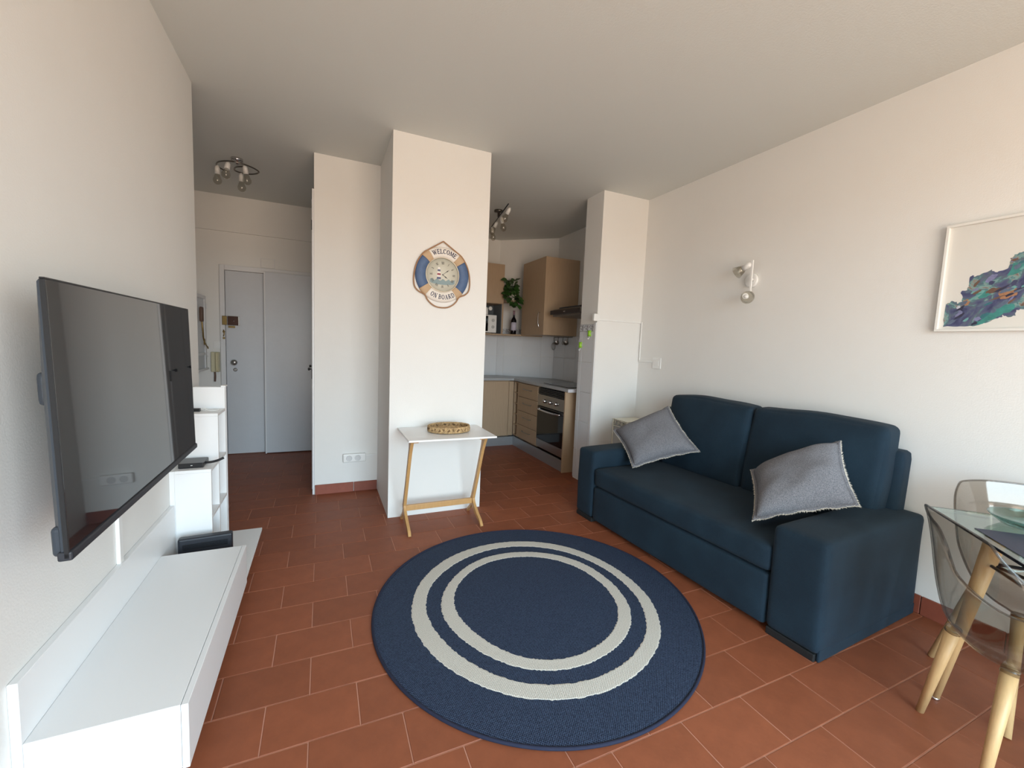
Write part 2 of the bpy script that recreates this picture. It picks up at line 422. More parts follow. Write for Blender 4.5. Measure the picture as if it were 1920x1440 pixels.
tube(ch, cat([(-.985, 5.555, 1.40), (-.978, 5.545, 1.36), (-.985, 5.548, 1.33)]), .006, 6); lathe(ch, [(.012, 0), (.012, .008)], (-.983, 5.56, 1.38), 10, (0, -1, 0)); lathe(ch, [(.012, 0), (.012, .008)], (-.983, 5.56, 1.31), 10, (0, -1, 0))
obj('chain_holder', ch, M_brass, d1)
d2 = thing('door_2', (-.58, 5.52, 0), 'wide white door leaf standing slightly proud of the latch door', 'door', kind='structure')
obj('leaf', B((-.583, 5.50, .01), (-.098, 5.535, 2.06), .003), M_doorp, d2)
obj('edge_strip', B((-.592, 5.49, .005), (-.578, 5.54, 2.06), .003), M_trimw, d2)
# closet doors on the hall side of the partition
d3 = thing('door_3', (-.06, 4.2, 0), 'white closet door nearest the living room', 'door', kind='structure')
obj('leaf', B((-.082, 4.02, .02), (-.061, 4.44, 2.5), .003), M_trimw, d3)
obj('door_frame', B((-.076, 3.932, 0), (-.0605, 4.015, 2.56), .003), M_trimw, d3)
obj('knob', lathe(bm_new(), [(.005, 0), (.005, .012), (.013, .018), (.012, .028), (.004, .031)], (-.082, 4.07, 1.08), 14, (-1, 0, 0)), M_black, d3)
obj('hinge', box(B((-.083, 4.012, 2.25), (-.074, 4.024, 2.33)), (-.083, 4.012, 1.0), (-.074, 4.024, 1.08)), M_black, d3)
d4 = thing('door_4', (-.06, 4.7, 0), 'white closet door nearer the entrance', 'door', kind='structure')
obj('leaf', B((-.082, 4.45, .02), (-.061, 4.95, 2.5), .003), M_trimw, d4)
obj('knob', lathe(bm_new(), [(.005, 0), (.005, .012), (.013, .018), (.012, .028), (.004, .031)], (-.082, 4.5, 1.08), 14, (-1, 0, 0)), M_black, d4)

# ================================================================ LARGE OBJECTS
# sofa (local frame: x = depth, y = length) --------------------------
sofa = thing('sofa', (1.991, 1.026, 0), 'navy blue fabric two-seat sofa bed with wide boxy arms', 'sofa', math.radians(2.65))
SL = 1.83
def sp(name, bm, m=M_sofa, label=None): return obj(name, bm, m, sofa, label, local=True)
sp('armrest', puff(bm_new(), (0, 0, .035), (.93, .243, .552), .028, (.004, .004, .012), 12, .003, 1))
sp('armrest', puff(bm_new(), (0, SL-.205, .035), (.93, SL, .562), .028, (.004, .004, .012), 12, .003, 5))
sp('seat', puff(bm_new(), (.004, .245, .296), (.86, SL-.207, .438), .03, (.008, 0, .012), 16, .004, 2))
sp('drawer_front', puff(bm_new(), (.006, .25, .028), (.80, SL-.21, .290), .018, (.004, 0, 0), 12, .002, 3), label='pull-out bed front')
def lean(p):  # back leans slightly
    return Vector((p.x+(p.z-.43)*.06, p.y, p.z))
sp('back_frame', puff(bm_new(), (.80, .085, .05), (.925, SL-.06, .875), .035, (0, 0, 0), 12, .002, 4, lean))
def cush(y0, y1, seed, top):
    def fn(p):
        t = (p.z-.44)/.58
        x = p.x+max(0, t)*.085
        w_ = 1+.0*t
        z = p.z-.012*((p.y-(y0+y1)/2)/((y1-y0)/2))**2*max(0, t)
        return Vector((x, p.y, z))
    bm = puff(bm_new(), (.665, y0, .425), (.83, y1, top), .034, (.05, .010, .012), 24, .009, seed, fn)
    return bm
c1 = sp('back_cushion', cush(.13, .885, 11, 1.01))
c2 = sp('back_cushion', cush(.89, 1.60, 23, 1.01))
def seam(y, c):
    pts = [(.673+t*.085+.045*math.sin(t*PI)*0+.004, y, .46+t*.52) for t in [i/12 for i in range(13)]]
M_sb = mat('sofa_base_black', (22, 24, 26), .7)
sp('side_skirt', box(bm_new(), (.02, .0005, .003), (.925, .014, .06), .004)); sp('base_strip', box(bm_new(), (.006, .016, 0), (.90, .235, .036), .004), M_sb, label='black plinth strip'); sp('base_strip', box(bm_new(), (.01, SL-.2, 0), (.90, SL-.004, .036), .004), M_sb, label='black plinth strip')

# scatter pillows -----------------------------------------------------
RS = sofa.matrix_world
def pillow(name, corners, thick, label, seed):
    c = [RS @ Vector(p) for p in corners]        # bl, br, tr, tl
    cen = sum(c, Vector())/4
    t = thing(name, (cen.x, cen.y, min(p.z for p in c)), label, 'cushion', group='grey cushions on the sofa')
    n = 30; nrm = ((c[1]-c[0]).cross(c[3]-c[0])).normalized()
    bm = bm_new(); V = {}
    for s in (1, -1):
        for i in range(n+1):
            for j in range(n+1):
                u, v = i/n, j/n
                p = (c[0]*(1-u)+c[1]*u)*(1-v)+(c[3]*(1-u)+c[2]*u)*v
                a, b = 2*u-1, 2*v-1
                # pinch the sides inward between the corners
                p += (cen-p)*(.10*(1-a*a)*b**4+.10*(1-b*b)*a**4)
                h = thick/2*((1-a**4)*(1-b**4))**.62
                h *= 1+.10*noise.noise(Vector((a*2.2+seed, b*2.2, 0)))
                p += nrm*h*(1.35 if s == 1 else -.45)
                if s == -1 and (i in (0, n) or j in (0, n)): V[s, i, j] = V[1, i, j]
                else: V[s, i, j] = bm.verts.new(p)
        for i in range(n):
            for j in range(n):
                q = [V[s, i, j], V[s, i+1, j], V[s, i+1, j+1], V[s, i, j+1]]
                f = bm.faces.new(q if s == 1 else q[::-1]); f.smooth = True
    rim = [V[1, i, 0].co.copy() for i in range(n)]+[V[1, n, j].co.copy() for j in range(n)]+[V[1, n-i, n].co.copy() for i in range(n)]+[V[1, 0, n-j].co.copy() for j in range(n)]
    obj('cover', bm, M_pillow, t)
    # flange (stitched hem) and frayed cream fringe
    fl = bm_new(); m = len(rim); A = []
    for k, p in enumerate(rim):
        o_ = (p-cen).normalized(); wob = .0035*math.sin(k*.9+seed)+.002*noise.noise(Vector((k*.7, seed, 0)))
        A.append((fl.verts.new(p-o_*.012+nrm*(.006)), fl.verts.new(p+o_*.012+nrm*(.004+wob)), fl.verts.new(p+o_*.012+nrm*(-.002+wob)), fl.verts.new(p-o_*.012-nrm*.006)))
    for k in range(m):
        a, b = A[k], A[(k+1) % m]
        for q in range(4):
            fl.faces.new((a[q], a[(q+1) % 4], b[(q+1) % 4], b[q]))
    smooth(fl); obj('hem', fl, M_pillow, t)
    fr = bm_new(); rp = random.Random(seed)
    for k in range(m):
        p, q = rim[k], rim[(k+1) % m]
        for s in range(7):
            x = p.lerp(q, s/7); o_ = (x-cen).normalized()
            wob = .0035*math.sin(k*.9+seed)
            x = x+o_*.010+nrm*(wob)
            e = x+o_*rp.uniform(.006, .015)+nrm*rp.uniform(-.004, .004)+(q-p).normalized()*rp.uniform(-.004, .004)
            sd = (q-p).normalized()*.0022
            v1, v2, v3, v4 = fr.verts.new(x-sd+nrm*.002), fr.verts.new(x+sd+nrm*.002), fr.verts.new(e), fr.verts.new(x-nrm*.002)
            fr.faces.new((v1, v2, v3)); fr.faces.new((v1, v3, v4)); fr.faces.new((v2, v4, v3))
    obj('fringe', fr, M_fringe, t, label='cream frayed fringe', kind='stuff')
    return t
pillow('cushion', [(.235, 1.44, .478), (.56, 1.145, .645), (.655, 1.54, .905), (.335, 1.80, .68)], .13, 'grey melange cushion leaning on the far arm, beside the wire table', 3)
pillow('cushion', [(.095, .395, .495), (.43, .10, .635), (.60, .285, .90), (.50, .69, .635)], .15, 'grey melange cushion slumped over the near arm of the sofa', 8)

# rug ---------------------------------------------------------------
rc = (1.02, 1.92)
HC = dict(edge=[0.8408, 0.0244, -0.0251, -0.0042, 0.0061, 0.0026, 0.0037],
 oo=[0.6445, 0.0148, -0.0204, -0.0115, 0.0037, -0.003, 0.0005, -0.0017, -0.0019, -0.0021, -0.0008],
 oi=[0.5706, 0.0202, -0.0217, -0.01, 0.0007, -0.0033, 0.0022, -0.001, -0.0045, -0.0011, 0.0017],
 io=[0.4988, 0.0254, -0.0214, -0.0063, 0.0041, -0.0021, 0.0017, 0.0006, -0.0016, -0.004, 0.0014],
 ii=[0.4339, 0.0256, -0.0201, -0.0095, 0.0002, 0.0004, 0.0034, 0.0001, -0.0033, -0.0029, 0.0005])
def rad(k, a):
    c = HC[k]; r = c[0]
    for m in range(1, (len(c)-1)//2+1): r += c[2*m-1]*math.cos(m*a)+c[2*m]*math.sin(m*a)
    return r
rug = thing('round_rug', (rc[0], rc[1], 0), 'round navy woven rug with two wobbly cream rings', 'rug')
NA = 180
def pol(r, a, z): return (rc[0]+r*math.cos(a), rc[1]+r*math.sin(a), z)
bm = bm_new(); prev = None; cv = bm.verts.new(pol(0, 0, .010))
rings = []
for rr, z in ((.5, .010), (.98, .010), (1.0, .007), (1.0, .0008)):
    rings.append([bm.verts.new(pol((rad('edge', 2*PI*i/NA)-.006)*rr, 2*PI*i/NA, z)) for i in range(NA)])
for i in range(NA): bm.faces.new((cv, rings[0][i], rings[0][(i+1) % NA]))
for a, b in zip(rings, rings[1:]):
    for i in range(NA): bm.faces.new((a[i], b[i], b[(i+1) % NA], a[(i+1) % NA]))
obj('rug_field', bm, M_rug, rug)
obj('edge_binding', tube(bm_new(), [pol(rad('edge', 2*PI*i/NA)-.005, 2*PI*i/NA, .0065) for i in range(NA)], .0065, 8, closed=True), M_navyc, rug)
for k1, k2 in (('oo', 'oi'), ('io', 'ii')):
    bm = bm_new(); A = []; NB = 360
    for i in range(NB):
        a = 2*PI*i/NB; j = .0022*random.choice((-1, 0, 1))
        A.append((bm.verts.new(pol(rad(k1, a)+j, a, .0102)), bm.verts.new(pol(rad(k1, a)-.004, a, .0116)), bm.verts.new(pol(rad(k2, a)+.004, a, .0116)), bm.verts.new(pol(rad(k2, a)+j, a, .0102))))
    for i in range(NB):
        a, b = A[i], A[(i+1) % NB]
        for q in range(3): bm.faces.new((a[q], a[q+1], b[q+1], b[q]))
    obj('stripe_ring', bm, M_rugw, rug, label='cream ring')

# television ----------------------------------------------------------
tv = thing('television', (-.55, 1.28, .81), 'large flat black television mounted on the left wall', 'television')
obj('screen', B((-.5535, 1.2865, .829), (-.5505, 2.4145, 1.4555), .0005, 1), M_screen, tv)
bz = bm_new()
box(bz, (-.560, 1.282, .812), (-.5502, 1.2863, 1.4558), .001, 1); box(bz, (-.560, 2.4147, .812), (-.5502, 2.419, 1.4558), .001, 1)
box(bz, (-.560, 1.282, 1.4557), (-.5502, 2.419, 1.460), .001, 1)
obj('bezel', bz, M_black, tv)
obj('bottom_bar', B((-.573, 1.282, .806), (-.545, 2.425, .8288), .005, 3), M_dark, tv)
rear = bm_new()
sec = [(-.5605, 1.286, 2.415, .812, 1.457), (-.566, 1.287, 2.413, .815, 1.45), (-.583, 1.316, 2.38, .84, 1.28), (-.597, 1.345, 2.35, .86, 1.22)]
R_ = [[rear.verts.new((x, y, z)) for y, z in ((y0, z0), (y1, z0), (y1, z1), (y0, z1))] for x, y0, y1, z0, z1 in sec]
for p_, q_ in zip(R_, R_[1:]):
    for i in range(4): rear.faces.new((p_[i], p_[(i+1) % 4], q_[(i+1) % 4], q_[i]))
rear.faces.new(R_[0]); rear.faces.new(R_[-1][::-1])
obj('rear_housing', rear, M_tvrear, tv)
obj('speaker_box', B((-.588, 1.296, .812), (-.561, 2.40, .885), .010, 3), M_tvrear, tv)
obj('rear_grip', puff(bm_new(), (-.614, 1.355, 1.165), (-.594, 1.41, 1.245), .010, (0, 0, 0), 6), M_tvrear, tv)
br = bm_new()
box(br, (-.700, 1.70, .95), (-.690, 2.0, 1.25), .003)
for y in (1.74, 1.94): box(br, (-.69, y, 1.02), (-.60, y+.02, 1.06)); box(br, (-.69, y, 1.2), (-.60, y+.02, 1.24)); box(br, (-.625, y-.005, .95), (-.605, y+.025, 1.3))
obj('wall_bracket', br, M_black, tv)
dt = thing('cable_duct', (-.713, 2.02, .46), 'short vertical white cable duct on the wall between television and bench', 'cable duct')
obj('cover', B((-.7129, 2.006, .462), (-.700, 2.036, .95), .002), M_plastic, dt)

tv.rotation_euler = (0, math.radians(-1.4), math.radians(.5)); tv.location = (-.539, 1.28, .81)
# tv bench -------------------------------------------------------------
tb = thing('tv_bench', (-.713, 1.385, .1), 'long low white laminate television bench hung along the left wall', 'tv bench')
XW = -.7125
obj('back_panel', B((XW, 1.385, .10), (-.692, 2.62, .463), .0015, 1), M_white, tb)
obj('top', B((-.6915, 1.387, .279), (-.3675, 2.406, .296), .001, 1), M_white, tb)
obj('side_panel', B((-.6915, 1.387, .10), (-.3675, 1.403, .2788), .001, 1), M_white, tb)
obj('side_panel', B((-.6915, 2.390, .117), (-.3675, 2.406, .2788), .001, 1), M_white, tb)
obj('drawer_front', B((-.366, 1.385, .098), (-.3485, 2.407, .296), .0012, 1), M_white, tb)
obj('bottom_shelf', B((-.6915, 1.404, .085), (-.358, 3.093, .1005), .001, 1), M_white, tb)

# stepped shelf tower ----------------------------------------------------
tw = thing('stepped_bookcase', (-.6, 2.63, .1), 'white stepped open shelf tower at the end of the television bench', 'bookcase')
X0, X1 = -.690, -.533; T = .016
def board(lo, hi, name='board', label=None): obj(name, B(lo, hi, .001, 1), M_white, tw, label)
Z0 = .1008
board((X0, 2.624, Z0), (X1, 2.624+T, .641-T-.0003), 'side_panel'); board((X0, 2.807, Z0), (X1, 2.807+T, .908-T-.0003), 'side_panel')
board((X0, 3.005, Z0), (X1, 3.005+T, 1.035), 'side_panel'); board((X0, 3.035, Z0), (X1, 3.035+T, 1.035), 'side_panel')
board((X0, 2.624, .641-T), (X1, 2.8065, .641), 'shelf'); board((X0, 2.8235, .641-T), (X1, 3.0045, .641), 'shelf')
board((X0, 2.807, .908-T), (X1, 3.0045, .908), 'shelf')
board((X0, 2.6405, .385-T), (X1, 2.8065, .385), 'shelf'); board((X0, 2.8235, .385-T), (X1, 3.0045, .385), 'shelf')
board((X0, 2.6405, Z0), (X1, 2.8065, Z0+T), 'shelf'); board((X0, 2.8235, Z0), (X1, 3.0045, Z0+T), 'shelf')
board((XW, 2.625, Z0), (X0-.0005, 3.051, .64), 'back_panel'); board((XW, 2.808, .6405), (X0-.0005, 3.051, .907), 'back_panel')
board((-.552, 3.000, 1.0355), (-.528, 3.052, 1.045), 'cap')

# dining table, chairs --------------------------------------------------
e1 = Vector((-math.cos(math.radians(44)), -math.sin(math.radians(44)), 0)); e2 = Vector((math.sin(math.radians(47)), -math.cos(math.radians(47)), 0))
TC = Vector((2.337, .85, 0)); TL, TW = 1.1, .72
def tp(a, b, z): v = TC+e1*a+e2*b; return Vector((v.x, v.y, z))
tb2 = thing('dining_table', tuple(tp(TL/2, TW/2, 0)), 'glass dining table on splayed pale oak legs at the right edge', 'table')
def quadslab(bm, P, z0, z1):
    prism(bm, [(p.x, p.y) for p in P], 2, z0, z1); return bm
cs = [tp(0, 0, 0), tp(TL, 0, 0), tp(TL, TW, 0), tp(0, TW, 0)]
obj('glass_top', quadslab(bm_new(), [tp(.003, .003, 0), tp(TL-.003, .003, 0), tp(TL-.003, TW-.003, 0), tp(.003, TW-.003, 0)], .7405, .7495), M_glass, tb2)
bm = bm_new()
for P in ([tp(0, 0, 0), tp(TL, 0, 0), tp(TL, .003, 0), tp(0, .003, 0)], [tp(0, TW-.003, 0), tp(TL, TW-.003, 0), tp(TL, TW, 0), tp(0, TW, 0)]):
    quadslab(bm, P, .740, .750)
quadslab(bm, [tp(0, .003, 0), tp(.0015, .003, 0), tp(.0015, TW-.003, 0), tp(0, TW-.003, 0)], .7475, .750)
obj('glass_edge', bm, M_gedge, tb2, 'dark polished glass edge')
feet = [(Vector((2.264, .733, 0)), Vector((2.225, .618, .738))), None, None, None]
cc = tp(TL/2, TW/2, 0)
f0, t0 = feet[0]; legs = [(f0, t0)]
def mirror(p, ax):
    d = p-cc; a = d.dot(e1); b = d.dot(e2.normalized())
    if 'a' in ax: a = -a
    if 'b' in ax: b = -b
    q = cc+e1*a+e2*b; q.z = p.z; return q
for ax in ('a', 'b', 'ab'): legs.append((mirror(f0, ax), mirror(t0, ax)))
for f_, t_ in legs:
    L = obj('leg', tube(bm_new(), [f_.lerp(t_, .018), f_.lerp(t_, .5), t_], [.014, .020, .029], 16), M_wood2, tb2)
    sub('glide', tube(bm_new(), [f_, f_.lerp(t_, .017)], [.015, .015], 14), M_chrome, L, tb2)
st = bm_new(); hub = [l[0].lerp(l[1], .85) for l in legs]; mid = sum(hub, Vector())/4; mid.z -= .03
for h_ in hub: tube(st, [h_, mid], .006, 8)
for i, j in ((0, 1), (0, 2), (1, 3), (2, 3)): tube(st, [hub[i], hub[j]], .006, 8)
obj('wire_brace', st, M_black, tb2, 'black metal wire braces')

mt_ = tag(obj('placemat', quadslab(bm_new(), [tp(.075, .06, 0) if 0 else Vector((2.193, .668, 0)), Vector((2.193, .668, 0))+e1*.42, Vector((2.193, .668, 0))+e1*.42+e2*.3, Vector((2.193, .668, 0))+e2*.3], .7505, .7525), M_navymat), 'dark navy placemat lying on the glass dining table', 'placemat')
bw = tag(obj('glass_bowl', lathe(bm_new(), [(.045, .7502), (.085, .757), (.112, .780), (.120, .790), (.116, .790), (.108, .781), (.08, .7615), (.0, .756)], (2.415, .585, 0), 40), M_bowl), 'shallow clear glass bowl on the dining table behind the placemat', 'bowl')

def chair(name, c, b, s, label, feetp=None, hs=1.0, dz=0, ws=.93):
    """c seat centre on floor, b unit vector to the back, s unit sideways"""
    t = thing(name, (c.x, c.y, 0), label, 'chair', group='clear dining chairs')
    # centre line: (d along back, z, halfwidth, forward wrap, side lift)
    prof = [(-.215, .425, .175, 0, .0), (-.195, .437, .195, 0, .0), (-.15, .432, .212, 0, .010), (-.07, .415, .222, 0, .04), (.0, .405, .228, 0, .09), (.07, .403, .232, .0, .16),
            (.125, .42, .235, .03, .20), (.16, .455, .236, .05, .21), (.18, .51, .236, .055, .19), (.195, .58, .233, .055, .15), (.205, .65, .228, .05, .10), (.213, .715, .220, .04, .055), (.222, .780, .208, .03, .015), (.230, .826, .190, .022, -.002), (.233, .842, .165, .018, -.010)]
    prof = [tuple(x) for x in cat([Vector(p[:3]) for p in prof], 3)], [tuple(x) for x in cat([Vector((p[3], p[4], 0)) for p in prof], 3)]
    nu = 24; bm = bm_new(); G_ = []
    for (d, z, hw), (fwp, lift, _) in zip(*prof):
        row = []
        for i in range(nu+1):
            u = -1+2*i/nu; k = abs(u)**2.6
            p = c+b*(d-fwp*k)+s*(ws*hw*math.copysign(abs(u)**.92, u) if u else 0)
            row.append(bm.verts.new((p.x, p.y, (z+lift*k)*hs+dz)))
        G_.append(row)
    for i in range(len(G_)-1):
        for j in range(nu):
            f = bm.faces.new((G_[i][j], G_[i][j+1], G_[i+1][j+1], G_[i+1][j])); f.smooth = True
    rim = [r[0].co.copy() for r in G_]+[v.co.copy() for v in G_[-1][1:]]+[r[-1].co.copy() for r in G_[::-1]][1:]+[v.co.copy() for v in G_[0][::-1]][1:-1]
    sh = obj('shell', bm, M_poly, t)
    md = sh.modifiers.new('thick', 'SOLIDIFY'); md.thickness = .005; md.offset = 0
    obj('shell_rim', tube(bm_new(), rim, .0042, 8, closed=True), M_rim, t, 'thick clear rim of the shell')
    for sa in (-1, 1):
        for sb in (-1, 1):
            top = c+b*(.115*sb-.01)+s*.115*sa; top.z = .395*hs
            ft = (c+b*(.195*sb-.01)+s*.175*sa)
            if feetp and (sa, sb) in feetp:
                ft = feetp[sa, sb][0].copy(); top = feetp[sa, sb][1].copy()
            ft.z = 0
            lg = obj('leg', tube(bm_new(), [ft, ft.lerp(top, .5), top], [.0125, .0165, .021], 14), M_wood2, t)
            sub('collar', tube(bm_new(), [top.lerp(ft, .02), top+(top-ft).normalized()*.012], [.023, .021], 14), M_rim, lg, t)
    return t
bk = Vector((-.70, .714, 0)).normalized(); sd = Vector((.714, .70, 0)).normalized()
c_near = Vector((2.062, .482, 0))
V3 = Vector
chair('dining_chair', c_near, bk, sd, 'clear polycarbonate tub chair on pale wooden legs, pushed under the near side of the table', {
    (1, 1): (V3((2.124, .723, 0)), V3((2.10, .655, .385))), (-1, 1): (V3((1.86, .475, 0)), V3((1.975, .480, .395))),
    (1, -1): (V3((2.40, .45, 0)), V3((2.25, .455, .395))), (-1, -1): (V3((2.13, .20, 0)), V3((2.10, .325, .395)))})
bf = Vector((.73, .68, 0)).normalized(); sf = Vector((.68, -.73, 0)).normalized()
chair('dining_chair', Vector((2.65, .61, 0)), bf, sf, 'clear polycarbonate chair behind the table, its back seen against the wall', {(-1, 1): (V3((2.572, .864, 0)), V3((2.63, .77, .385))), (-1, -1): (V3((2.281, .539, 0)), V3((2.47, .60, .385)))}, .985)

# folding table -----------------------------------------------------------
ft = thing('folding_table', (.83, 3.0, 0), 'small white topped folding table with bent bamboo legs by the pillar', 'table')
obj('table_top', B((.520, 2.765, .688), (1.148, 3.225, .701), .002, 1), M_white, ft)
def ribbon(path, w):  # polyline (y,z) to outline polygon with widths
    P = cat([Vector((p[0], p[1], 0)) for p in path], 5); W = cat([Vector((x, 0, 0)) for x in w], 5)
    L, R_ = [], []
    for i, p in enumerate(P):
        d = (P[min(i+1, len(P)-1)]-P[max(i-1, 0)]).normalized(); n_ = Vector((-d.y, d.x, 0))
        L.append(p+n_*W[i].x/2); R_.append(p-n_*W[i].x/2)
    return [(v.x, v.y) for v in L+R_[::-1]]
pth = [(2.86, .687), (2.875, .63), (2.91, .55), (2.99, .35), (3.075, .15)]
for x in (.556, 1.088):
    bm = bm_new(); prism(bm, ribbon(pth, [.085, .045, .034, .034, .042]), 0, x-.011, x+.011, .002)
    prism(bm, ribbon([(3.085, .16), (3.05, .10), (2.96, .055), (2.89, .03), (2.855, .0)], [.05, .05, .034, .024, .02]), 0, x-.0105, x+.0105, .002)
    prism(bm, ribbon([(3.07, .13), (3.11, .07), (3.16, .03), (3.19, .0)], [.03, .026, .022, .02]), 0, x-.010, x+.010, .002)
    obj('leg', bm, M_bamboo, ft)
obj('crossbar', B((.5675, 3.055, .108), (1.0765, 3.077, .150), .003), M_bamboo, ft)
for lo_, hi_ in (((.568, 2.83, .667), (.60, 2.87, .6875)), ((1.045, 2.83, .667), (1.077, 2.87, .6875)), ((.575, 3.14, .667), (1.07, 3.165, .6875))): obj('top_bracket', B(lo_, hi_, .002), M_bamboo, ft)
# woven tray
ty = thing('woven_tray', (.862, 3.02, .701), 'oval braided wicker tray with handle holes on the folding table', 'tray')
bm = bm_new(); ox, oy, oc = .150, .118, Vector((.862, 3.02, 0))
for k in range(1, 9):
    r_ = k/8.3
    pts = [(oc.x+ox*r_*math.cos(a), oc.y+oy*r_*math.sin(a), .708+.0015*math.sin(a*18+k)) for a in [2*PI*i/72 for i in range(72)]]
    tube(bm, [(x_, y_, z_+.004) for x_, y_, z_ in pts], .0085, 6, closed=True)
obj('braided_base', bm, M_wicker, ty, kind='stuff')
bm = bm_new(); bmd = bm_new(); ns = 84
for i in range(ns):
    a = 2*PI*i/ns; hole = abs(math.sin(a)) < .22
    if hole: continue
    pts = []
    for h_ in (0, .25, .5, .75, 1):
        aa = a+.05*math.sin(h_*PI*2+i); e = 1.0+.03*math.sin(h_*PI)
        pts.append((oc.x+ox*e*math.cos(aa), oc.y+oy*e*math.sin(aa), .7075+h_*.033))
    tube(bmd if i % 3 == 0 else bm, pts, .0068 if i % 3 else .0055, 6)
obj('woven_side', bm, M_wicker, ty, kind='stuff'); obj('dark_strands', bmd, mat('dark_wicker', (120, 92, 62), .85, bump=.8, scale=200, var=.5, vscale=50), ty, kind='stuff')
bm = bm_new()
for z, rr in ((.741, .0055), (.7125, .007)):
    for ph in (0, PI):
        tube(bm, [(oc.x+(ox+.001+.003*math.cos(a*30+ph))*math.cos(a), oc.y+(oy+.001+.003*math.cos(a*30+ph))*math.sin(a), z+.003*math.sin(a*30+ph)) for a in [2*PI*i/240 for i in range(240)]], rr, 5, closed=True)
obj('plaited_rim', bm, M_wicker, ty)

# lifebuoy clock -----------------------------------------------------------
ck = thing('lifebuoy_clock', (.833, 3.229, 1.868), 'blue and white lifebuoy wall clock reading WELCOME ON BOARD', 'clock')
CX, CZ, CY = .836, 1.868, 3.228
def cp(r, a, y): return (CX+r*math.sin(a), y, CZ+r*math.cos(a))   # a clockwise from top
def torus_arc(a0, a1, R_, r1, n=14, m=14, mn=0.0, flat=.62):
    bm = bm_new(); rows = []
    for i in range(n+1):
        a = a0+(a1-a0)*i/n; row = []
        for j in range(m+1):
            t = PI*j/m
            rr = R_+r1*math.cos(t); yy = CY-.002-r1*flat*math.sin(t)-mn
            row.append(bm.verts.new(cp(rr, a, yy)))
        row.append(bm.verts.new(cp(R_-r1, a, CY))); row.append(bm.verts.new(cp(R_+r1, a, CY)))
        rows.append(row)
    for i in range(n):
        K = len(rows[0])
        for j in range(K):
            f = bm.faces.new((rows[i][j], rows[i][(j+1) % K], rows[i+1][(j+1) % K], rows[i+1][j])); f.smooth = j < m
    bm.faces.new(rows[0]); bm.faces.new(rows[-1][::-1])
    return bm
dgr = math.radians
RC, RR = .167, .041; tilt = dgr(3)
bands = [-45, 45, 135, 225]
obj('ring_segment', torus_arc(dgr(-38)+tilt, dgr(38)+tilt, RC, RR), M_ringw, ck, 'white segment lettered WELCOME')
obj('ring_segment', torus_arc(dgr(52)+tilt, dgr(128)+tilt, RC, RR), M_ringb, ck, 'blue right segment')
obj('ring_segment', torus_arc(dgr(142)+tilt, dgr(218)+tilt, RC, RR), M_ringw, ck, 'white segment lettered ON BOARD')
obj('ring_segment', torus_arc(dgr(232)+tilt, dgr(308)+tilt, RC, RR), M_ringb, ck, 'blue left segment')
for b_ in bands: obj('band', torus_arc(dgr(b_-8.5)+tilt, dgr(b_+8.5)+tilt, RC, RR+.0025), M_band, ck, 'tan hessian band')
# rope: peak on top, slack loops at the sides and bottom
rp = []
def chordr(a, a0_, r0_, a1_, r1_):
    x0_, z0_, x1_, z1_ = r0_*math.sin(a0_), r0_*math.cos(a0_), r1_*math.sin(a1_), r1_*math.cos(a1_)
    dx_, dz_ = x1_-x0_, z1_-z0_
    return (x0_*dz_-z0_*dx_)/(math.sin(a)*dz_-math.cos(a)*dx_)
half = [(0, .246)]+[(a, chordr(dgr(a), 0, .247, dgr(42), .210)) for a in (3, 8, 14, 20, 26, 32, 38)]+[(43, .2095), (52, .208), (66, .208), (80, .210), (95, .217), (108, .228), (118, .234), (127, .226), (135, .212), (141, .208)]+[(150, .224), (160, .238), (172, .247)]
for a, r_ in half: rp.append(cp(r_, dgr(a), CY-.014))
for a, r_ in half[:0:-1]: rp.append(cp(r_, dgr(-a), CY-.014))
obj('rope', tube(bm_new(), cat(rp, 5, True), .0052, 8, closed=True), M_rope, ck)
obj('dial', lathe(bm_new(), [(.124, 0), (.124, .006), (.0, .0062)], (CX, CY-.004, CZ), 48, (0, -1, 0)), M_face, ck)
obj('dial_rim', tube(bm_new(), [cp(.127, 2*PI*i/60, CY-.014) for i in range(60)], .0045, 8, closed=True), mat('pale_metal_rim', (200, 190, 172), .35, .5), ck)
YD = CY-.0112
def stroke(bm, x0, z0, x1, z1, w_, y=None, f=None):
    """flat bar in the clock plane, coordinates relative to centre"""
    a = Vector((x0, z0, 0)); b_ = Vector((x1, z1, 0)); d = (b_-a).normalized(); n_ = Vector((-d.y, d.x, 0))*w_/2
    yy = YD if y is None else y
    def mp(p, yy):
        if f: return f(p.x, p.y, yy)
        return (CX+p.x, yy, CZ+p.y)
    K_ = max(1, int((b_-a).length/.22)) if f else 1
    T_ = .0014 if f else .0006
    rows = []
    for i in range(K_+1):
        c = a.lerp(b_, i/K_)
        rows.append([bm.verts.new(mp(c-n_, yy)), bm.verts.new(mp(c-n_, yy-T_)), bm.verts.new(mp(c+n_, yy-T_)), bm.verts.new(mp(c+n_, yy))])
    for p, q in zip(rows, rows[1:]):
        for i in range(4): bm.faces.new((p[i], p[(i+1) % 4], q[(i+1) % 4], q[i]))
    bm.faces.new(rows[0]); bm.faces.new(rows[-1][::-1])
rom = ['XII', 'I', 'II', 'III', 'IIII', 'V', 'VI', 'VII', 'VIII', 'IX', 'X', 'XI']
nb = bm_new()
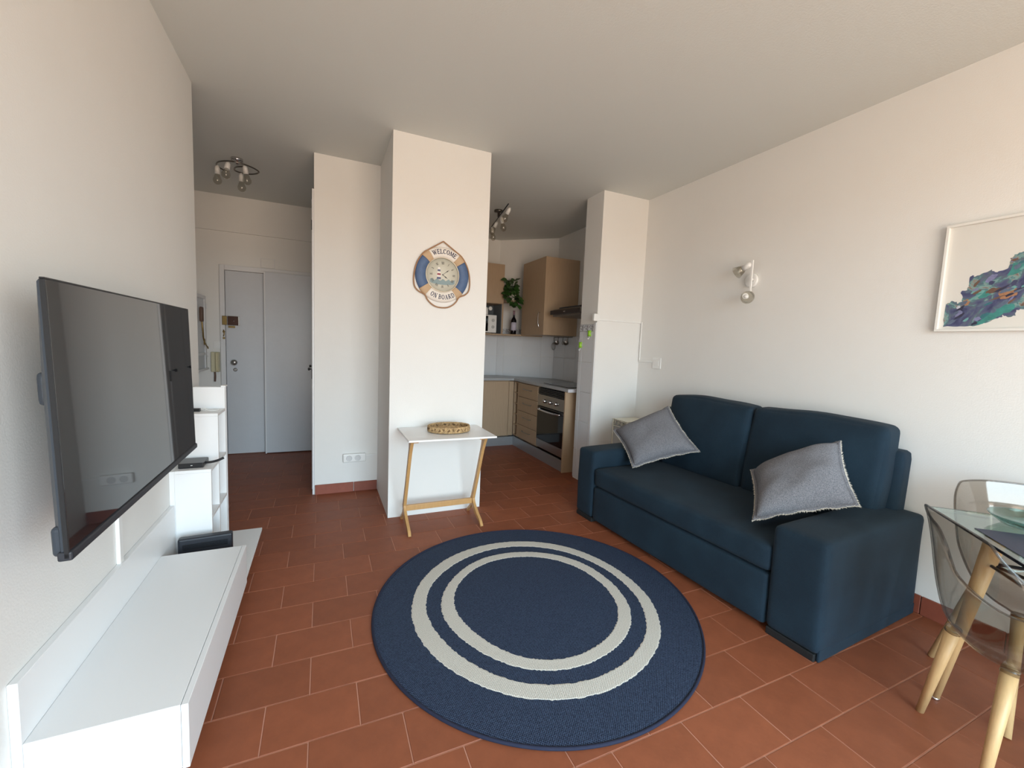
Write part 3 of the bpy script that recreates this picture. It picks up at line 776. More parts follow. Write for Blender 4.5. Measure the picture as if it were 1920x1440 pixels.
for h_, s_ in enumerate(rom):
    a = dgr(h_*30); hh = .019; ws = {'I': .005, 'V': .010, 'X': .010}
    tw_ = sum(ws[c] for c in s_); x = -tw_/2
    def fm(px, pz, yy, a=a):
        r_ = .088+pz; return (CX+r_*math.sin(a)+px*math.cos(a), yy, CZ+r_*math.cos(a)-px*math.sin(a))
    for c_ in s_:
        m_ = x+ws[c_]/2; q = .0035
        if c_ == 'I': stroke(nb, m_, -hh/2, m_, hh/2, .0022, f=fm)
        if c_ == 'V': stroke(nb, m_-q, hh/2, m_, -hh/2, .0024, f=fm); stroke(nb, m_+q, hh/2, m_, -hh/2, .0012, f=fm)
        if c_ == 'X': stroke(nb, m_-q, hh/2, m_+q, -hh/2, .0024, f=fm); stroke(nb, m_+q, hh/2, m_-q, -hh/2, .0012, f=fm)
        x += ws[c_]
obj('numerals', nb, mat('numeral_grey', (96, 92, 86), .6), ck, 'grey Roman numerals', kind='stuff')
# lighthouse and waves printed on the dial
def flatpoly(bm, pts, y):
    A = [bm.verts.new((CX+p[0], y, CZ+p[1])) for p in pts]; Bv = [bm.verts.new((CX+p[0], y-.0004, CZ+p[1])) for p in pts]
    bm.faces.new(A); bm.faces.new(Bv[::-1]); n = len(pts)
    for i in range(n): bm.faces.new((A[i], Bv[i], Bv[(i+1) % n], A[(i+1) % n]))
lx = -.028
def lw(z): return .009+(.052-z)/.10*.008
bm = bm_new(); bm2 = bm_new(); bm3 = bm_new(); bm4 = bm_new()
zs = [.055, .038, .024, .010, -.004, -.018, -.034]
for i in range(6):
    z1, z0 = zs[i], zs[i+1]
    tgt = (bm2 if i == 1 else bm4 if i == 5 else bm3 if i in (3,) else bm)
    flatpoly(tgt, [(lx-lw(z0), z0), (lx+lw(z0), z0), (lx+lw(z1), z1), (lx-lw(z1), z1)], YD)
obj('lighthouse_print', bm, M_ringw, ck, kind='stuff'); obj('blue_stripe_print', bm4, mat('print_navy_low', (92, 100, 130), .6), ck); obj('blue_stripe_print', bm2, mat('print_navy', (92, 100, 130), .6), ck); obj('red_stripe_print', bm3, M_red, ck)
bm = bm_new(); top = [(-.095+.19*i/16, -.038+.008*math.sin(i*1.7)) for i in range(17)]
bot = [(x, max(-.062-.012*math.cos((x/.1)*1.4), -math.sqrt(max(0, .112**2-x*x)))) for x, z in top[::-1]]
flatpoly(bm, top+bot, YD+.0002); obj('sea_print', bm, M_sea, ck)
bm = bm_new(); a = dgr(124); stroke(bm, 0, 0, .034*math.sin(a), .034*math.cos(a), .0028, YD-.004); stroke(bm, .022*math.sin(a), .022*math.cos(a), .036*math.sin(a), .036*math.cos(a), .006, YD-.004); stroke(bm, .03*math.sin(a), .03*math.cos(a), .046*math.sin(a), .046*math.cos(a), .002, YD-.004)
obj('hour_hand', bm, M_black, ck)
bm = bm_new(); a = dgr(52); stroke(bm, 0, 0, .06*math.sin(a), .06*math.cos(a), .0022, YD-.005); stroke(bm, .038*math.sin(a), .038*math.cos(a), .052*math.sin(a), .052*math.cos(a), .005, YD-.005); lathe(bm, [(.004, 0), (.004, .003)], (CX, YD-.004, CZ), 12, (0, -1, 0))
obj('minute_hand', bm, M_black, ck)
GL = {  # strokes in a unit box: x 0..w, z 0..1, (x0,z0,x1,z1,width)
 'W': (1.25, [(.08, 1, .38, 0, .17), (.38, 0, .62, .95, .07), (.55, 1, .85, 0, .17), (.85, 0, 1.15, 1, .07), (-.02, .97, .22, .97, .05), (1.02, .97, 1.26, .97, .05)]),
 'E': (.8, [(.18, 0, .18, 1, .19), (.03, .97, .72, .97, .06), (.03, .03, .76, .03, .06), (.18, .5, .58, .5, .06), (.70, 1, .70, .78, .06), (.74, 0, .74, .24, .06), (.57, .4, .57, .62, .05)]),
 'L': (.76, [(.18, 0, .18, 1, .19), (.02, .97, .36, .97, .05), (.03, .03, .72, .03, .06), (.70, 0, .70, .26, .06)]),
 'M': (1.1, [(.12, 0, .12, 1, .07), (.15, 1, .54, .05, .17), (.54, .05, .92, 1, .07), (.95, 0, .95, 1, .19), (0, .03, .26, .03, .05), (.78, .03, 1.1, .03, .05)]),
 'N': (.95, [(.13, 0, .13, 1, .07), (.13, 1, .82, .02, .18), (.82, 0, .82, 1, .07), (0, .03, .28, .03, .05), (.68, .97, .95, .97, .05)]),
 'A': (.95, [(.12, 0, .46, 1, .07), (.44, 1, .80, 0, .18), (.22, .35, .66, .35, .06), (0, .03, .26, .03, .05), (.62, .03, .96, .03, .05)]),
}
def arcs(cx, cz, rx, rz, a0, a1, w0, w1, n=10):
    o_ = []
    for i in range(n):
        t0_, t1_ = dgr(a0+(a1-a0)*i/n), dgr(a0+(a1-a0)*(i+1)/n)
        w_ = w0+(w1-w0)*abs(math.cos((t0_+t1_)/2))
        o_.append((cx+rx*math.cos(t0_), cz+rz*math.sin(t0_), cx+rx*math.cos(t1_)*1.0, cz+rz*math.sin(t1_), w_))
    return o_
GL['O'] = (.98, arcs(.48, .5, .37, .46, 0, 360, .06, .19, 20))
GL['C'] = (.86, arcs(.47, .5, .37, .46, 45, 315, .06, .19, 16)+[(.74, .98, .74, .70, .05)])
GL['D'] = (.98, [(.18, 0, .18, 1, .19), (.03, .97, .4, .97, .05), (.03, .03, .4, .03, .05)]+arcs(.38, .5, .46, .47, -90, 90, .05, .19, 12))
GL['B'] = (.84, [(.18, 0, .18, 1, .19), (.03, .97, .42, .97, .05), (.03, .03, .42, .03, .05), (.18, .52, .45, .52, .05)]+arcs(.42, .75, .25, .22, -90, 90, .05, .17, 9)+arcs(.42, .28, .31, .25, -90, 90, .05, .18, 9))
GL['R'] = (.92, [(.18, 0, .18, 1, .19), (.03, .97, .42, .97, .05), (.03, .03, .36, .03, .05), (.18, .48, .45, .48, .05)]+arcs(.42, .72, .26, .24, -90, 90, .05, .17, 9)+[(.42, .48, .78, .03, .17), (.70, .03, .92, .03, .05)])
def text_arc(s, h_, Rb, mid, topside, gap=.16, sp_=.45, cond=.74):
    bm = bm_new(); tot = (sum((GL[c][0]+gap if c != ' ' else sp_) for c in s)-gap)*cond
    u = h_; x = -tot*u/2
    for c in s:
        if c == ' ': x += sp_*u*cond; continue
        w_, st_ = GL[c]
        for (x0, z0, x1, z1, sw) in st_:
            def fm(px, pz, yy, x=x, w_=w_):
                # letter kept rigid, placed along the arc
                xc = x+w_*u*cond/2; ang = xc/(Rb+u/2 if topside else Rb-u/2)
                lx_, lz_ = (px*u-w_*u/2)*cond, pz*u
                if topside:
                    a = mid+ang; r_ = Rb+lz_
                    X_, Z_ = CX+r_*math.sin(a)+lx_*math.cos(a), CZ+r_*math.cos(a)-lx_*math.sin(a); rr = r_
                else:
                    a = mid-ang; r_ = Rb-lz_
                    X_, Z_ = CX+r_*math.sin(a)-lx_*math.cos(a), CZ+r_*math.cos(a)+lx_*math.sin(a); rr = r_
                rr = math.hypot(X_-CX, Z_-CZ)
                hgt = RR*.62*math.sqrt(max(0, 1-((rr-RC)/RR)**2))
                return (X_, CY-.002-hgt-.0004+(yy-YD), Z_)
            stroke(bm, x0, z0, x1, z1, max(sw*1.15, .11), f=fm)
        x += (w_+gap)*u*cond
    return bm
obj('lettering', text_arc('WELCOME', .034, RC-.013, dgr(3), True, .14, .45, .76), M_ink, ck, 'navy lettering WELCOME')
obj('lettering', text_arc('ON BOARD', .034, RC+.018, dgr(180), False, .14, .45, .70), M_ink, ck, 'navy lettering ON BOARD')

# ================================================================ KITCHEN
XF = 2.392
kb = thing('base_cabinet', (2.0, 5.2, 0), 'oak laminate kitchen base cabinet with plain door, partly behind the clock pillar', 'cabinet')
obj('body', B((1.65, 5.245, .12), (2.33, 5.70, .885)), M_wood, kb)
obj('door', B((1.70, 5.225, .13), (2.315, 5.2445, .875), .002, 1), M_wood, kb)
obj('corner_filler', B((2.319, 5.225, .13), (2.39, 5.2445, .875), .002, 1), M_wood, kb)
wr = thing('bottle_rack', (2.4, 5.14, 0), 'narrow open oak bottle rack in the kitchen corner', 'rack')
for y in (5.085, 5.205): obj('side_panel', B((XF, y, .14), (2.85, y+.014, .875), .001, 1), M_wood, wr)
for z in (.14, .285, .43, .575, .72, .861): obj('shelf', B((XF+.005, 5.0995, z), (2.85, 5.2045, z+.014)), M_wood, wr)
obj('back_panel', B((2.851, 5.085, .14), (2.858, 5.12, .875)), M_wood, wr)
du = thing('drawer_cabinet', (2.4, 4.8, 0), 'oak laminate cabinet of four drawers left of the oven', 'cabinet')
obj('body', B((XF+.02, 4.525, .13), (2.90, 5.08, .88)), M_wood, du)
for z0, z1 in ((.148, .318), (.323, .503), (.508, .688), (.693, .872)):
    dr = obj('drawer', B((XF, 4.528, z0), (XF+.0195, 5.078, z1), .002, 1), M_wood, du)
    zc = z0+(z1-z0)*.60
    sub('handle', tube(bm_new(), cat([(XF, 4.69, zc), (XF-.022, 4.70, zc), (XF-.026, 4.80, zc), (XF-.022, 4.90, zc), (XF, 4.91, zc)]), .0045, 8), M_steel, dr, du)
ov = thing('oven', (2.4, 4.2, .12), 'built-in black and steel oven with three chrome knobs', 'oven')
obj('body', B((XF+.02, 3.885, .15), (2.88, 4.515, .87)), M_dark, ov)
obj('control_panel', B((XF, 3.885, .655), (XF+.0195, 4.515, .79), .001, 1), M_steel, ov)
bm = bm_new()
for z in (.80, .818, .836, .854): box(bm, (XF, 3.885, z), (XF+.0195, 4.515, z+.010), .002, 1)
obj('vent_grille', bm, mat('dark_vent', (84, 84, 82), .4, .7), ov)
dr = obj('door', B((XF-.004, 3.89, .252), (XF+.019, 4.51, .648), .003), M_glassblk, ov)
sub('handle', tube(bm_new(), cat([(XF-.004, 3.965, .618), (XF-.035, 3.975, .616), (XF-.042, 4.2, .612), (XF-.035, 4.435, .616), (XF-.004, 4.445, .618)]), .011, 10), M_chrome, dr, ov)
obj('lower_panel', B((XF, 3.885, .15), (XF+.0195, 4.515, .247), .001, 1), M_steel, ov)
for y in (4.33, 4.20, 4.07): obj('knob', lathe(bm_new(), [(.023, 0), (.022, .012), (.018, .030), (.004, .032)], (XF, y, .722), 18, (-1, 0, 0)), M_chrome, ov)
ep = tag(obj('end_panel', B((XF-.02, 3.853, 0), (2.93, 3.875, .887), .001, 1), M_wood), 'pale oak end panel closing the kitchen units beside the oven', 'panel')
pl = thing('kitchen_plinth', (2.4, 5.2, 0), 'aluminium coloured plinth under the kitchen units', 'plinth')
obj('board', B((1.65, 5.19, .001), (2.385, 5.21, .119)), M_kick, pl); obj('board', B((2.385, 3.878, .001), (2.40, 5.21, .125)), M_kick, pl)
wt = thing('worktop', (2.4, 5.2, .89), 'grey speckled kitchen worktop turning the corner', 'worktop')
prism_b = bm_new(); prism(prism_b, [(1.4, 5.175), (2.362, 5.175), (2.362, 3.80), (2.945, 3.80), (2.945, 5.15), (2.33, 5.715), (1.4, 5.715)], 2, .8875, .920, .003)
obj('slab', prism_b, M_granite, wt)
obj('end_cap', B((2.360, 3.787, .886), (2.60, 3.7995, .921), .002), M_edge, wt, 'pale end cap')
hb = tag(obj('cooktop', B((2.44, 3.93, .9205), (2.90, 4.48, .926), .002), M_glassblk), 'black glass cooktop set on the worktop above the oven', 'cooktop')
# wall tiles
dl = (Vector((2.32, 5.73, 0))-Vector((2.95, 5.16, 0))).length
u_ = dg
tk = D.objects['wall_kitchen_corner']
for r_, (z0, z1) in enumerate(((.922, 1.218), (1.222, 1.508))):
    s = .0
    edges = [0.0, .185, .465, .745, dl]
    for a, b in zip(edges, edges[1:]):
        if b-a < .03: continue
        p0 = a0+u_*(a+.002); p1 = a0+u_*(b-.002); q = -dn*.006
        bm = bm_new(); prism(bm, [(p0.x, p0.y), (p1.x, p1.y), (p1.x+q.x, p1.y+q.y), (p0.x+q.x, p0.y+q.y)], 2, z0, z1, .0012)
        obj('tile', bm, M_tilew, tk)
for z0, z1 in ((.922, 1.218), (1.222, 1.508)):
    for i in range(4): obj('tile', B((2.318-.28*(i+1)+.002, 5.724, z0), (2.318-.28*i-.002, 5.7298, z1), .0012, 1), M_tilew, D.objects['wall_kitchen_back'])
    for i in range(5): obj('tile', B((2.944, 5.155-.28*(i+1)+.002, z0), (2.9498, 5.155-.28*i-.002, z1), .0012, 1), M_tilew, D.objects['wall_right'])
wp = D.objects['wall_pillar']
for z0, z1 in ((.016, .312), (.318, .614), (.618, .916), (.920, 1.218), (1.222, 1.520)):
    obj('tile', B((2.407, 3.457, z0), (2.4138, 3.642, z1), .0012, 1), M_tilew, wp); obj('tile', B((2.407, 3.646, z0), (2.4138, 3.70, z1), .0012, 1), M_tilew, wp)
def border(parent, f, n):
    """grey scroll border tile: f(s,z) -> point; s 0..n*.1"""
obj('corner_strip', B((2.404, 3.421, 0), (2.4138, 3.453, 1.61), .002, 1), M_trimw, wp)
bt = obj('border_tile', B((2.407, 3.457, 1.524), (2.4138, 3.70, 1.596), .001, 1), M_tilew, wp)
bm = bm_new()
def scroll(bm, P, s0, w_, h_, r_=.0036):
    k = w_/2
    tube(bm, [P(s0+k+.42*w_*math.cos(t)*1, h_*.5+.42*h_*math.sin(t)) if 0 else P(s0+k+.030*math.cos(t)*(1-t/9), .036+.026*math.sin(t)*(1-t/9)) for t in [i*.45 for i in range(16)]], r_, 4)
    tube(bm, [P(s0, .036), P(s0+w_*.12, .066), P(s0+w_*.24, .036), P(s0+w_*.12, .006), P(s0, .036)], r_, 4)
M_scroll = mat('grey_scroll_glaze', (134, 132, 136), .3)
for s_ in (0, .085, .170): scroll(bm, lambda s, z: (2.4065, 3.465+s, 1.524+z), s_, .075, .072)
for z in (1.529, 1.591): tube(bm, [(2.4065, 3.46, z), (2.4065, 3.698, z)], .002, 4)
sub('scroll_pattern', bm, M_scroll, bt, wp, local=False)
P0 = a1-dn*.0065
for i in range(3):
    p0 = a1-u_*(.02+.2*i)-dn*.0005; p1 = a1-u_*(.216+.2*i)-dn*.0005; q = -dn*.006
    bm = bm_new(); prism(bm, [(p0.x, p0.y), (p1.x, p1.y), (p1.x+q.x, p1.y+q.y), (p0.x+q.x, p0.y+q.y)], 2, 1.527, 1.60, .001)
    bo = obj('border_tile', bm, M_tilew, tk)
    bm = bm_new()
    for s_ in (.02, .11):
        scroll(bm, lambda s, z: tuple(a1-u_*(.02+.2*i+s)-dn*.007+Vector((0, 0, 1.527+z))), s_, .075, .072)
    sub('scroll_pattern', bm, M_scroll, bo, tk)
# wall cabinets
uc = thing('wall_cabinet', (2.0, 5.4, 1.5), 'oak laminate wall cabinet above the microwave, cut off by the pillar', 'cabinet')
obj('body', B((1.55, 5.42, 1.917), (2.266, 5.722, 2.447)), M_wood, uc)
obj('door', B((1.58, 5.400, 1.92), (2.264, 5.419, 2.445), .002, 1), M_wood, uc)
ni = thing('microwave_niche', (2.0, 5.4, 1.5), 'open oak shelf compartment that holds the microwave', 'shelf')
obj('side_panel', B((2.245, 5.405, 1.512), (2.266, 5.722, 1.9165), .001, 1), M_wood, ni)
obj('bottom_panel', B((1.55, 5.405, 1.493), (2.266, 5.722, 1.5115), .001, 1), M_wood, ni)
obj('back_panel', B((1.55, 5.716, 1.512), (2.244, 5.7225, 1.916)), mat('dark_niche_back', (86, 92, 98), .6), ni)
obj('inner_side', B((2.238, 5.41, 1.513), (2.2445, 5.715, 1.916)), mat('grey_melamine', (120, 128, 134), .5), ni)
cs_ = thing('corner_shelf', (2.37, 5.5, 1.5), 'open oak corner shelf carrying the wine bottle and trailing plant', 'shelf')
def cpoly(x0, x1, yf0, yf1):
    g = lambda x: min(5.722, 5.73-(x-2.32)*(5.73-5.16)/(2.95-2.32)-.012)
    return [(x0, yf0), (x1, yf1), (x1, g(x1)), (2.32, 5.715), (x0, 5.722)] if x0 < 2.32 else [(x0, yf0), (x1, yf1), (x1, g(x1)), (x0, g(x0))]
bm = bm_new(); prism(bm, [(2.2675, 5.405), (2.463, 5.24), (2.80, 5.24), (2.32, 5.70), (2.2675, 5.715)], 2, 1.493, 1.5115, .001); obj('shelf_board', bm, M_wood, cs_)
bm = bm_new(); prism(bm, [(2.2675, 5.43), (2.463, 5.28), (2.76, 5.28), (2.32, 5.70), (2.2675, 5.715)], 2, 1.955, 1.973, .001); obj('shelf_board', bm, M_wood, cs_)
ur = thing('wall_cabinet', (2.7, 4.9, 1.5), 'tall oak wall cabinet with bar handle, beside the extractor hood', 'cabinet')
bm = bm_new(); prism(bm, [(2.485, 4.602), (2.945, 4.602), (2.945, 5.14), (2.84, 5.234), (2.485, 5.234)], 2, 1.505, 2.445); obj('body', bm, M_wood, ur)
dd = obj('door', B((2.4655, 4.60, 1.503), (2.4845, 5.235, 2.447), .002, 1), M_wood, ur)
sub('handle', tube(bm_new(), cat([(2.4655, 4.685, 1.60), (2.442, 4.688, 1.61), (2.436, 4.695, 1.69), (2.442, 4.702, 1.77), (2.4655, 4.705, 1.78)]), .005, 8), M_chrome, dd, ur)
hd = thing('extractor_hood', (2.7, 4.1, 1.7), 'slim dark extractor hood over the cooktop', 'hood')
obj('visor', B((2.462, 3.80, 1.735), (2.50, 4.44, 1.785), .003), mat('hood_visor_brown', (56, 46, 44), .25, .3), hd)
obj('body', B((2.501, 3.80, 1.715), (2.945, 4.44, 1.80), .003), mat('hood_body', (128, 118, 106), .35, .6), hd)
obj('slide_rail', B((2.50, 3.802, 1.802), (2.94, 4.3, 1.815), .001), M_dark, hd)
obj('badge', B((2.4605, 4.10, 1.756), (2.4622, 4.14, 1.764)), M_chrome, hd)
obj('end_cap', B((2.461, 3.790, 1.737), (2.50, 3.7995, 1.784), .002), M_steel, hd)
# microwave with a cup on top
mw = thing('microwave', (2.0, 5.5, 1.512), 'white microwave with two dials inside the open compartment', 'microwave')
obj('case', B((1.73, 5.44, 1.522), (2.185, 5.70, 1.762), .006), M_plastic, mw)
obj('door_window', B((1.75, 5.434, 1.54), (2.06, 5.4405, 1.745), .002), M_glassblk, mw)
obj('control_panel', B((2.072, 5.435, 1.53), (2.182, 5.4405, 1.757), .002), M_plastic, mw)
for z in (1.60, 1.69): obj('dial', lathe(bm_new(), [(.021, 0), (.02, .012), (.003, .014)], (2.13, 5.435, z), 18, (0, -1, 0)), mat('grey_dial', (200, 200, 198), .4), mw)
obj('foot', B((1.76, 5.46, 1.512), (1.79, 5.49, 1.5215)), M_black, mw); obj('foot', B((2.13, 5.46, 1.512), (2.16, 5.49, 1.5215)), M_black, mw)
tg = thing('toaster', (2.05, 5.55, 1.762), 'small white and black appliance standing on the microwave', 'appliance')
obj('case', B((1.90, 5.50, 1.7625), (2.085, 5.66, 1.87), .02, 4), M_plastic, tg)
obj('dial', lathe(bm_new(), [(.028, 0), (.028, .01), (.02, .014)], (2.12, 5.53, 1.855), 20, (0, -1, 0)), M_plastic, tg)
obj('arm', tube(bm_new(), cat([(2.07, 5.54, 1.79), (2.085, 5.53, 1.83), (2.115, 5.535, 1.86)]), .012, 8), M_black, tg)
# wine bottle
wb = thing('wine_bottle', (2.425, 5.40, 1.512), 'dark wine bottle with pale label on the corner shelf', 'bottle')
bx, by, bz_ = 2.425, 5.40, 1.512
obj('glass_body', lathe(bm_new(), [(.0, 0), (.036, 0), (.038, .005), (.038, .185), (.034, .205), (.018, .232), (.0145, .245), (.0145, .315), (.016, .317), (.016, .325), (.004, .326)], (bx, by, bz_), 24), M_wine, wb)
obj('label', lathe(bm_new(), [(.0388, .055), (.0388, .165)], (bx, by, bz_), 24), M_label, wb)
obj('capsule', lathe(bm_new(), [(.0153, .27), (.0153, .318), (.017, .32), (.017, .328), (.004, .329)], (bx, by, bz_), 18), mat('wine_capsule', (150, 120, 130), .4), wb)
# trailing plant
tpn = thing('trailing_plant', (2.42, 5.43, 1.973), 'trailing green pothos in a white pot on the upper corner shelf', 'plant')
obj('pot', lathe(bm_new(), [(.04, 1.9735), (.055, 1.98), (.066, 2.06), (.068, 2.066), (.062, 2.066), (.058, 2.05), (.0, 2.048)], (2.40, 5.42, 0), 24), M_pot, tpn)
rl = random.Random(4)
def leafmesh():
    bm = bm_new(); pts = [(0, 0), (.28, .12), (.44, .38), (.36, .66), (0, 1.08), (-.36, .66), (-.44, .38), (-.28, .12)]
    vs = [bm.verts.new((x, y, .10*(abs(x)*1.2)-.15*(y-.4)**2)) for x, y in pts]; m_ = bm.verts.new((0, .45, -.03))
    for i in range(8): f = bm.faces.new((vs[i], vs[(i+1) % 8], m_)); f.smooth = True
    me = D.meshes.new('leaf'); bm.to_mesh(me); bm.free(); me.materials.append(M_green); return me
leaf_me = leafmesh()
stems = bm_new(); RW = tpn.matrix_world.inverted()
for i in range(14):
    a = -PI*.95+i*(PI*.9/13)+rl.uniform(-.1, .1)   # spilling towards the room
    out = rl.uniform(.09, .17); drop = rl.uniform(.0, .16) if i % 3 else rl.uniform(-.06, .04)
    ox_, oy_ = math.cos(a), math.sin(a)*.62
    p0 = V3((2.40+ox_*.03, 5.42+oy_*.03, 2.06)); p1 = V3((2.40+ox_*.085, 5.42+oy_*.085, 2.13+rl.uniform(0, .08)))
    p2 = V3((2.40+ox_*out, 5.42+oy_*out, 2.06-drop*.4)); p3 = V3((2.40+ox_*(out+.02), 5.42+oy_*(out+.02), 2.04-drop))
    for p in (p1, p2, p3):
        p.x = min(p.x, 2.405)
        p.y = min(p.y, 5.50)
        if p.z < 2.0: p.y = min(p.y, 5.22)
        if p.x < 2.31: p.y = min(p.y, 5.34)
    pts = cat([p0, p1, p2, p3], 4); tube(stems, pts, .0022, 5)
    for j in range(4, len(pts), 2):
        o = D.objects.new('leaf', leaf_me); COL.objects.link(o); o.parent = tpn
        s_ = rl.uniform(.06, .09)
        dirv = V3((ox_+rl.uniform(-.7, .7), oy_-.2+rl.uniform(-.3, .3), rl.uniform(-1.0, .1))).normalized()
        nrmv = V3((ox_*.5+rl.uniform(-.3, .3), oy_-.6, .6)).normalized(); xx = dirv.cross(nrmv).normalized(); nn_ = xx.cross(dirv)
        pp = pts[j]
        mw_ = Matrix(((xx.x*s_, dirv.x*s_, nn_.x*s_, pp.x), (xx.y*s_, dirv.y*s_, nn_.y*s_, pp.y), (xx.z*s_, dirv.z*s_, nn_.z*s_, pp.z), (0, 0, 0, 1)))
        o.matrix_local = RW @ mw_
for i in range(22):
    a = rl.uniform(0, 2*PI); r_ = rl.uniform(.01, .085); s_ = rl.uniform(.065, .095)
    r_ *= 1.35; pp = V3((min(2.40, 2.375+r_*math.cos(a)), 5.42+r_*math.sin(a)*.7, 2.09+rl.uniform(.0, .17)))
    if pp.x < 2.33: pp.y = min(pp.y, 5.34)
    dirv = V3((math.cos(a), math.sin(a)*.7-.3, rl.uniform(-.3, .6))).normalized(); nrmv = V3((rl.uniform(-.3, .3), -.8, .7)).normalized()
    xx = dirv.cross(nrmv).normalized(); nn_ = xx.cross(dirv)
    o = D.objects.new('leaf', leaf_me); COL.objects.link(o); o.parent = tpn
    o.matrix_local = RW @ Matrix(((xx.x*s_, dirv.x*s_, nn_.x*s_, pp.x), (xx.y*s_, dirv.y*s_, nn_.y*s_, pp.y), (xx.z*s_, dirv.z*s_, nn_.z*s_, pp.z), (0, 0, 0, 1)))
obj('stems', stems, M_green, tpn)
# utensils on a rail
ur_ = tag(obj('utensil_rail', tube(tube(bm_new(), [(2.925, 4.66, 1.492), (2.925, 5.12, 1.492)], .004, 8), [(2.925, 4.9, 1.492), (2.944, 4.9, 1.492)], .004, 6), M_steel), 'steel utensil rail under the tall wall cabinet', 'rail')
def loopu(name, y, label, kind):
    t = thing(name, (2.92, y, 1.44), label, 'utensil', group='utensils on the rail')
    obj('handle', tube(bm_new(), cat([(2.925, y, 1.498), (2.915, y, 1.49), (2.91, y, 1.46), (2.905, y-.01, 1.44)]), .004, 6), M_steel, t)
    bm = bm_new()
    if kind == 0:
        for k in range(4):
            a = PI*k/4
            tube(bm, [(2.90+.03*math.cos(a)*math.sin(s), y-.01+.03*math.sin(a)*math.sin(s), 1.42-.05+.05*math.cos(s)) for s in [2*PI*i/16 for i in range(17)]], .0018, 5)
    elif kind == 1: lathe(bm, [(.004, -.0), (.03, .012), (.034, .03), (.031, .03), (.026, .012), (.003, .004)], (2.89, y-.01, 1.405), 16, (-.6, -.5, .5))
    else:
        tube(bm, cat([(2.905, y-.01, 1.44), (2.90, y-.035, 1.42), (2.90, y-.02, 1.395), (2.90, y, 1.42), (2.905, y-.01, 1.44)]), .004, 6)
    obj('head', bm, M_steel, t)
loopu('whisk', 5.10, 'wire whisk hanging leftmost on the utensil rail', 0)
loopu('ladle', 4.99, 'steel ladle hanging in the middle of the utensil rail', 1)
loopu('tongs', 4.87, 'steel tongs hanging between ladle and measuring cup', 2)
loopu('measuring_cup', 4.75, 'steel measuring cup hanging rightmost on the utensil rail', 1)
# green hooks on the tiles
def ghook(y, z, label):
    t = thing('wall_hook', (2.40, y, z), label, 'hook', group='green adhesive hooks')
    bm = bm_new(); puff(bm, (2.388, y-.017, z-.03), (2.4065, y+.017, z+.03), .008, (.004, 0, 0), 5)
    for sz in (.02, -.02): puff(bm, (2.390, y-.024, z+sz-.009), (2.4065, y+.024, z+sz+.009), .006, (0, 0, 0), 4)
    obj('body', bm, M_lime, t)
    obj('hook', tube(bm_new(), cat([(2.398, y, z-.03), (2.396, y, z-.05), (2.386, y, z-.055), (2.382, y, z-.045)]), .003, 6), M_plastic, t)
ghook(3.515, 1.505, 'lime green adhesive hook on the border tile, the upper of two')
ghook(3.664, 1.39, 'lime green adhesive hook on the white tile, the lower of two')

# ================================================================ SMALL OBJECTS
# junction box, cable ducts
jb = tag(obj('junction_box', B((2.355, 3.385, 1.62), (2.418, 3.4195, 1.69), .006), M_plastic), 'small white junction box on the corner of the wall stub', 'box')
cd = thing('cable_duct', (2.7, 3.42, 1.6), 'thin white cable duct running from junction box down to the light switch', 'cable duct')
obj('duct', B((2.418, 3.409, 1.630), (2.9495, 3.4197, 1.646), .002, 1), M_plastic, cd)
obj('duct', B((2.939, 3.394, 1.262), (2.9497, 3.4085, 1.646), .002, 1), M_plastic, cd)
obj('duct', B((2.939, 3.21, 1.245), (2.9497, 3.4085, 1.2615), .002, 1), M_plastic, cd)
sw = thing('light_switch', (2.95, 3.15, 1.24), 'flat white light switch on the wall left of the sofa', 'switch')
obj('plate', B((2.941, 3.10, 1.19), (2.9498, 3.208, 1.295), .002), M_plastic, sw); obj('rocker', B((2.937, 3.125, 1.215), (2.9405, 3.183, 1.27), .001), M_plastic, sw)
# double socket
so = thing('double_socket', (.26, 3.93, .31), 'white surface mounted double socket with cable duct', 'socket')
obj('housing', B((.168, 3.897, .272), (.357, 3.9295, .346), .008, 3), M_plastic, so)
for x in (.218, .290):
    ps = obj('outlet', lathe(bm_new(), [(.025, 0), (.025, .002), (.021, .002), (.020, -.004), (.0, -.004)], (x, 3.8968, .309), 24, (0, -1, 0)), mat('socket_inner', (208, 208, 208), .4), so)
    bm = bm_new()
    for dx in (-.009, .009): lathe(bm, [(.003, 0), (.003, .0008)], (x+dx, 3.900, .309), 8, (0, -1, 0))
    sub('pin_holes', bm, M_black, ps, so)
obj('duct', B((.3575, 3.918, .318), (.457, 3.9295, .332), .001, 1), M_plastic, so)
# intercom, switch, vent on the hall end wall
ic = thing('intercom_handset', (-1.07, 5.6, 1.0), 'cream intercom handset beside the entrance door', 'intercom')
obj('body', B((-1.108, 5.555, .935), (-1.03, 5.5995, 1.155), .008, 3), M_cream, ic)
obj('handset', puff(bm_new(), (-1.065, 5.525, .94), (-1.035, 5.556, 1.15), .01, (0, .004, 0), 6), mat('cream_handset', (198, 188, 152), .4), ic)
obj('cord', tube(bm_new(), cat([(-1.075, 5.57, .935), (-1.072, 5.565, .89), (-1.075, 5.565, .83)]), .009, 8), M_leather, ic, 'short dark cord')
s2 = thing('light_switch', (-1.03, 5.6, 1.22), 'square white light switch above the cream intercom', 'switch')
obj('plate', B((-1.087, 5.592, 1.19), (-1.02, 5.5997, 1.272), .002), M_plastic, s2); obj('rocker', B((-1.074, 5.589, 1.203), (-1.033, 5.5915, 1.258), .001), M_plastic, s2)
vc = thing('vent_cover', (-.55, 5.6, 2.15), 'square white cover plate over the entrance doors', 'cover')
